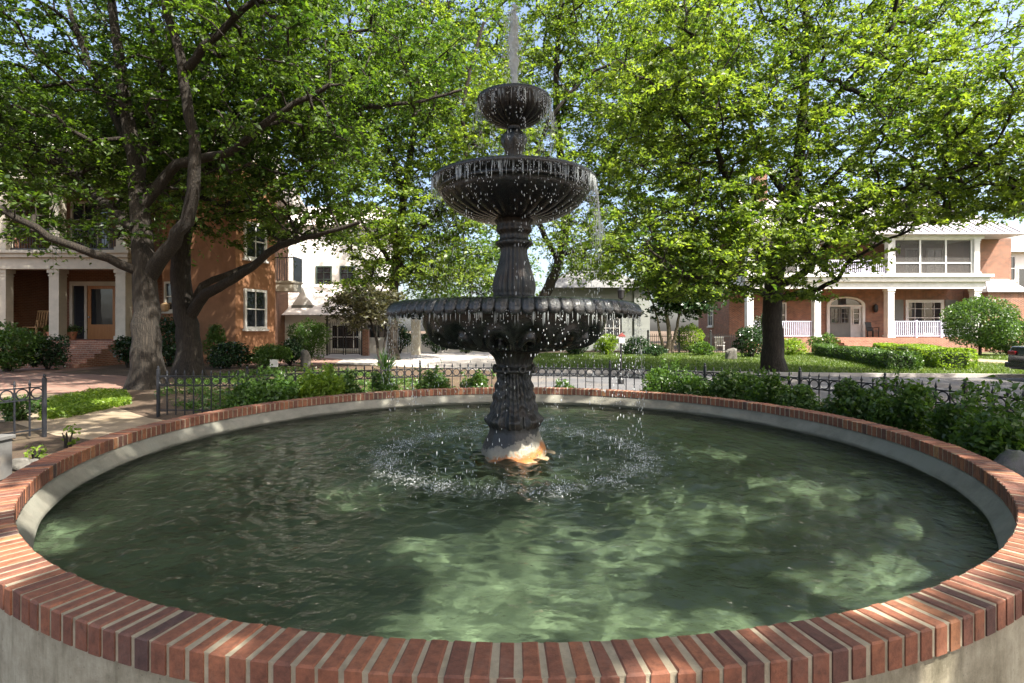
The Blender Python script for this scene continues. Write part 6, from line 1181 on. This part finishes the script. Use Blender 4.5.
    for i, (px, lab) in enumerate(((52, 'terracotta pot with a bushy plant left of the porch steps'), (72, 'small terracotta pot on the top porch step'))):
        x = (px - 512) / F * 23.6; t = thing('plant_pot', lab, 'plant pot', (x, 23.6, 1.03)); m = MB(); m.lathe([(0.01, 1.033), (0.13, 1.033), (0.19, 1.33), (0.21, 1.33), (0.21, 1.38), (0.18, 1.38), (0.17, 1.3), (0.01, 1.3)], 16, x, 23.6); m.build('pot', M['terracotta'], t, True)
        rng = np.random.default_rng(i); C = np.array([x, 23.6, 1.5]) + rng.normal(size=(260, 3)) * np.array([0.16, 0.16, 0.10]); foliage('plant', rng, C, 0, 0.1, M['leaf_shrub'], t)
    # parked car (facing right, its tail in view)
    cx, cy = 14.7, 15.0; t = thing('parked_car', 'dark navy sedan parked on the street at the right edge, tail lamp showing', 'car', (cx + 2.3, cy, 0))
    prof = [(0.05, 0.32), (0.0, 0.5), (0.03, 0.80), (0.12, 0.98), (0.75, 1.04), (1.25, 1.36), (1.9, 1.46), (2.6, 1.43), (3.3, 1.06), (4.3, 0.92), (4.62, 0.72), (4.65, 0.42), (4.5, 0.28), (4.1, 0.26), (0.6, 0.26)]
    secs = [(-0.90, 0.95, 0.0), (-0.78, 1.0, 0.0), (0.78, 1.0, 0.0), (0.90, 0.95, 0.0)]; V = []; Fs = []; n = len(prof)
    for y, sc, _ in secs:
        for (x, z) in prof:
            yy = y * (1 - 0.18 * max(0, (z - 0.95) / 0.5)); V.append((cx + 2.3 + (x - 2.3) * sc, cy + yy, 0.55 + (z - 0.55) * (sc if z < 1.0 else 1 - (1 - sc) * 0.6)))
    for k in range(3):
        for i in range(n): Fs.append((k * n + i, k * n + (i + 1) % n, (k + 1) * n + (i + 1) % n, (k + 1) * n + i))
    Fs += [tuple(range(n)), tuple(range(3 * n, 4 * n))[::-1]]; m = MB(); m.add(V, Fs); m.build('body', M['car'], t, True, 30, bevel=0.02)
    m = MB(); m.obox((cx + 0.80, cy - 0.62, 1.075), (0.46, 0.06, 0.28), (0, 1.24, 0), (-0.012, 0, 0.016)); m.build('rear_window', M['glass'], t)
    for s in (-1, 1):
        m = MB(); yy = cy + s * 0.80; m.prism([np.array([cx + 0.95, yy + s * 0.06, 1.06]), np.array([cx + 1.35, yy - s * 0.025, 1.33]), np.array([cx + 2.6, yy - s * 0.03, 1.36]), np.array([cx + 3.15, yy + s * 0.06, 1.06])], (0, s * 0.012, 0)); m.build('side_window', M['glass'], t)
        m = MB(); m.box(cx - 0.02, cx + 0.14, cy + s * 0.66 - 0.12, cy + s * 0.66 + 0.12, 0.74, 0.85); m.build('tail_lamp', M['red_lens'], t, bevel=0.02)
    m = MB(); m.box(cx - 0.05, cx + 0.1, cy - 0.84, cy + 0.84, 0.36, 0.52); m.build('bumper', M['car'], t, bevel=0.03)
    for wx in (0.95, 3.75):
        for s in (-1, 1):
            m = MB(); c = np.array([cx + wx, cy + s * 0.80, 0.325]); m.torus(c, 0.235, 0.09, (1, 0, 0), (0, 0, 1), 28, 10, 1.1); w = m.build('wheel', M['rubber'], t, True); m = MB(); yy = c[1] + s * 0.06
            m.tube([c + EY * s * 0.03, c + EY * s * 0.07], [0.19, 0.17], 20); m.build('rim', M['alloy'], w, True, 30)
small_things()

# far trees that close the view behind the houses
def far_trees():
    for i, (px, Y, w, h, lab) in enumerate(((215, 60, 7, 12, 'distant tree behind the white stucco house'), (470, 62, 8, 13, 'distant tree behind the driveway left of the fountain'), (720, 60, 7, 13, 'distant tree between the grey and the brick house'), (900, 66, 9, 14, 'distant tree behind the brick house roof'))):
        x = (px - 512) / F * Y; b = np.array([x, Y, 0.0])
        tree('oak_tree', lab, b, [([b, b + (0, 0, 4), b + (0.3, 0, 8)], 0.35, 0.1)], [((x, Y, h * 0.62), (w, w * 0.8, h * 0.42), 1)], 60 + i, 160, 9000, 0.5, 'leaf_oak', spread=(1.3, 1.3, 0.8), tip_r=0.02, group='distant background trees')
far_trees()

# ------------------------------------------------------------------ light, sky, camera
SUN_EL = math.radians(52); sv = np.array([0.73, -0.62]); sv = sv / np.linalg.norm(sv)
to_sun = Vector((sv[0] * math.cos(SUN_EL), sv[1] * math.cos(SUN_EL), math.sin(SUN_EL)))
ld = bpy.data.lights.new('sun', 'SUN'); ld.energy = 5.0; ld.angle = math.radians(0.53); ld.color = (1.0, 0.95, 0.86); ld.cycles.is_caustics_light = True
lo = bpy.data.objects.new('sun', ld); COL.objects.link(lo); lo.rotation_euler = to_sun.to_track_quat('Z', 'Y').to_euler(); lo.location = (0, 0, 40)
w = bpy.data.worlds.new('World'); S.world = w; w.use_nodes = True; nt = w.node_tree; nt.nodes.clear()
sky = nt.nodes.new('ShaderNodeTexSky'); sky.sky_type = 'NISHITA'; sky.sun_disc = False; sky.sun_elevation = SUN_EL
sky.sun_rotation = math.atan2(sv[0], sv[1]); sky.dust_density = 4.0; sky.air_density = 0.8
bg = nt.nodes.new('ShaderNodeBackground'); bg.inputs['Strength'].default_value = 0.145; ow = nt.nodes.new('ShaderNodeOutputWorld')
wm = nt.nodes.new('ShaderNodeMixRGB'); wm.blend_type = 'MULTIPLY'; wm.inputs['Fac'].default_value = 1.0; wm.inputs['Color2'].default_value = (1.05, 1.0, 0.93, 1); nt.links.new(sky.outputs[0], wm.inputs['Color1']); nt.links.new(wm.outputs[0], bg.inputs[0]); nt.links.new(bg.outputs[0], ow.inputs[0])
cd = bpy.data.cameras.new('camera'); cd.sensor_fit = 'HORIZONTAL'; cd.sensor_width = 36.0; cd.lens = 36.0 * F / 1024.0; cd.shift_y = -(341.5 - HY) / 1024.0
cd.clip_start = 0.05; cd.clip_end = 2000
co = bpy.data.objects.new('camera', cd); COL.objects.link(co); co.location = (0, 0, EYE); co.rotation_euler = (PI / 2, 0, 0); S.camera = co
vs = S.view_settings; vs.view_transform = 'Standard'; vs.look = 'None'; vs.gamma = 1; vs.exposure = 1.72
S.render.engine = 'CYCLES'; cy = S.cycles; cy.use_denoising = True; cy.max_bounces = 7; cy.diffuse_bounces = 3; cy.glossy_bounces = 3; cy.transmission_bounces = 5; cy.transparent_max_bounces = 12
cy.caustics_reflective = False; cy.caustics_refractive = True; cy.blur_glossy = 1.0; cy.sample_clamp_indirect = 6.0
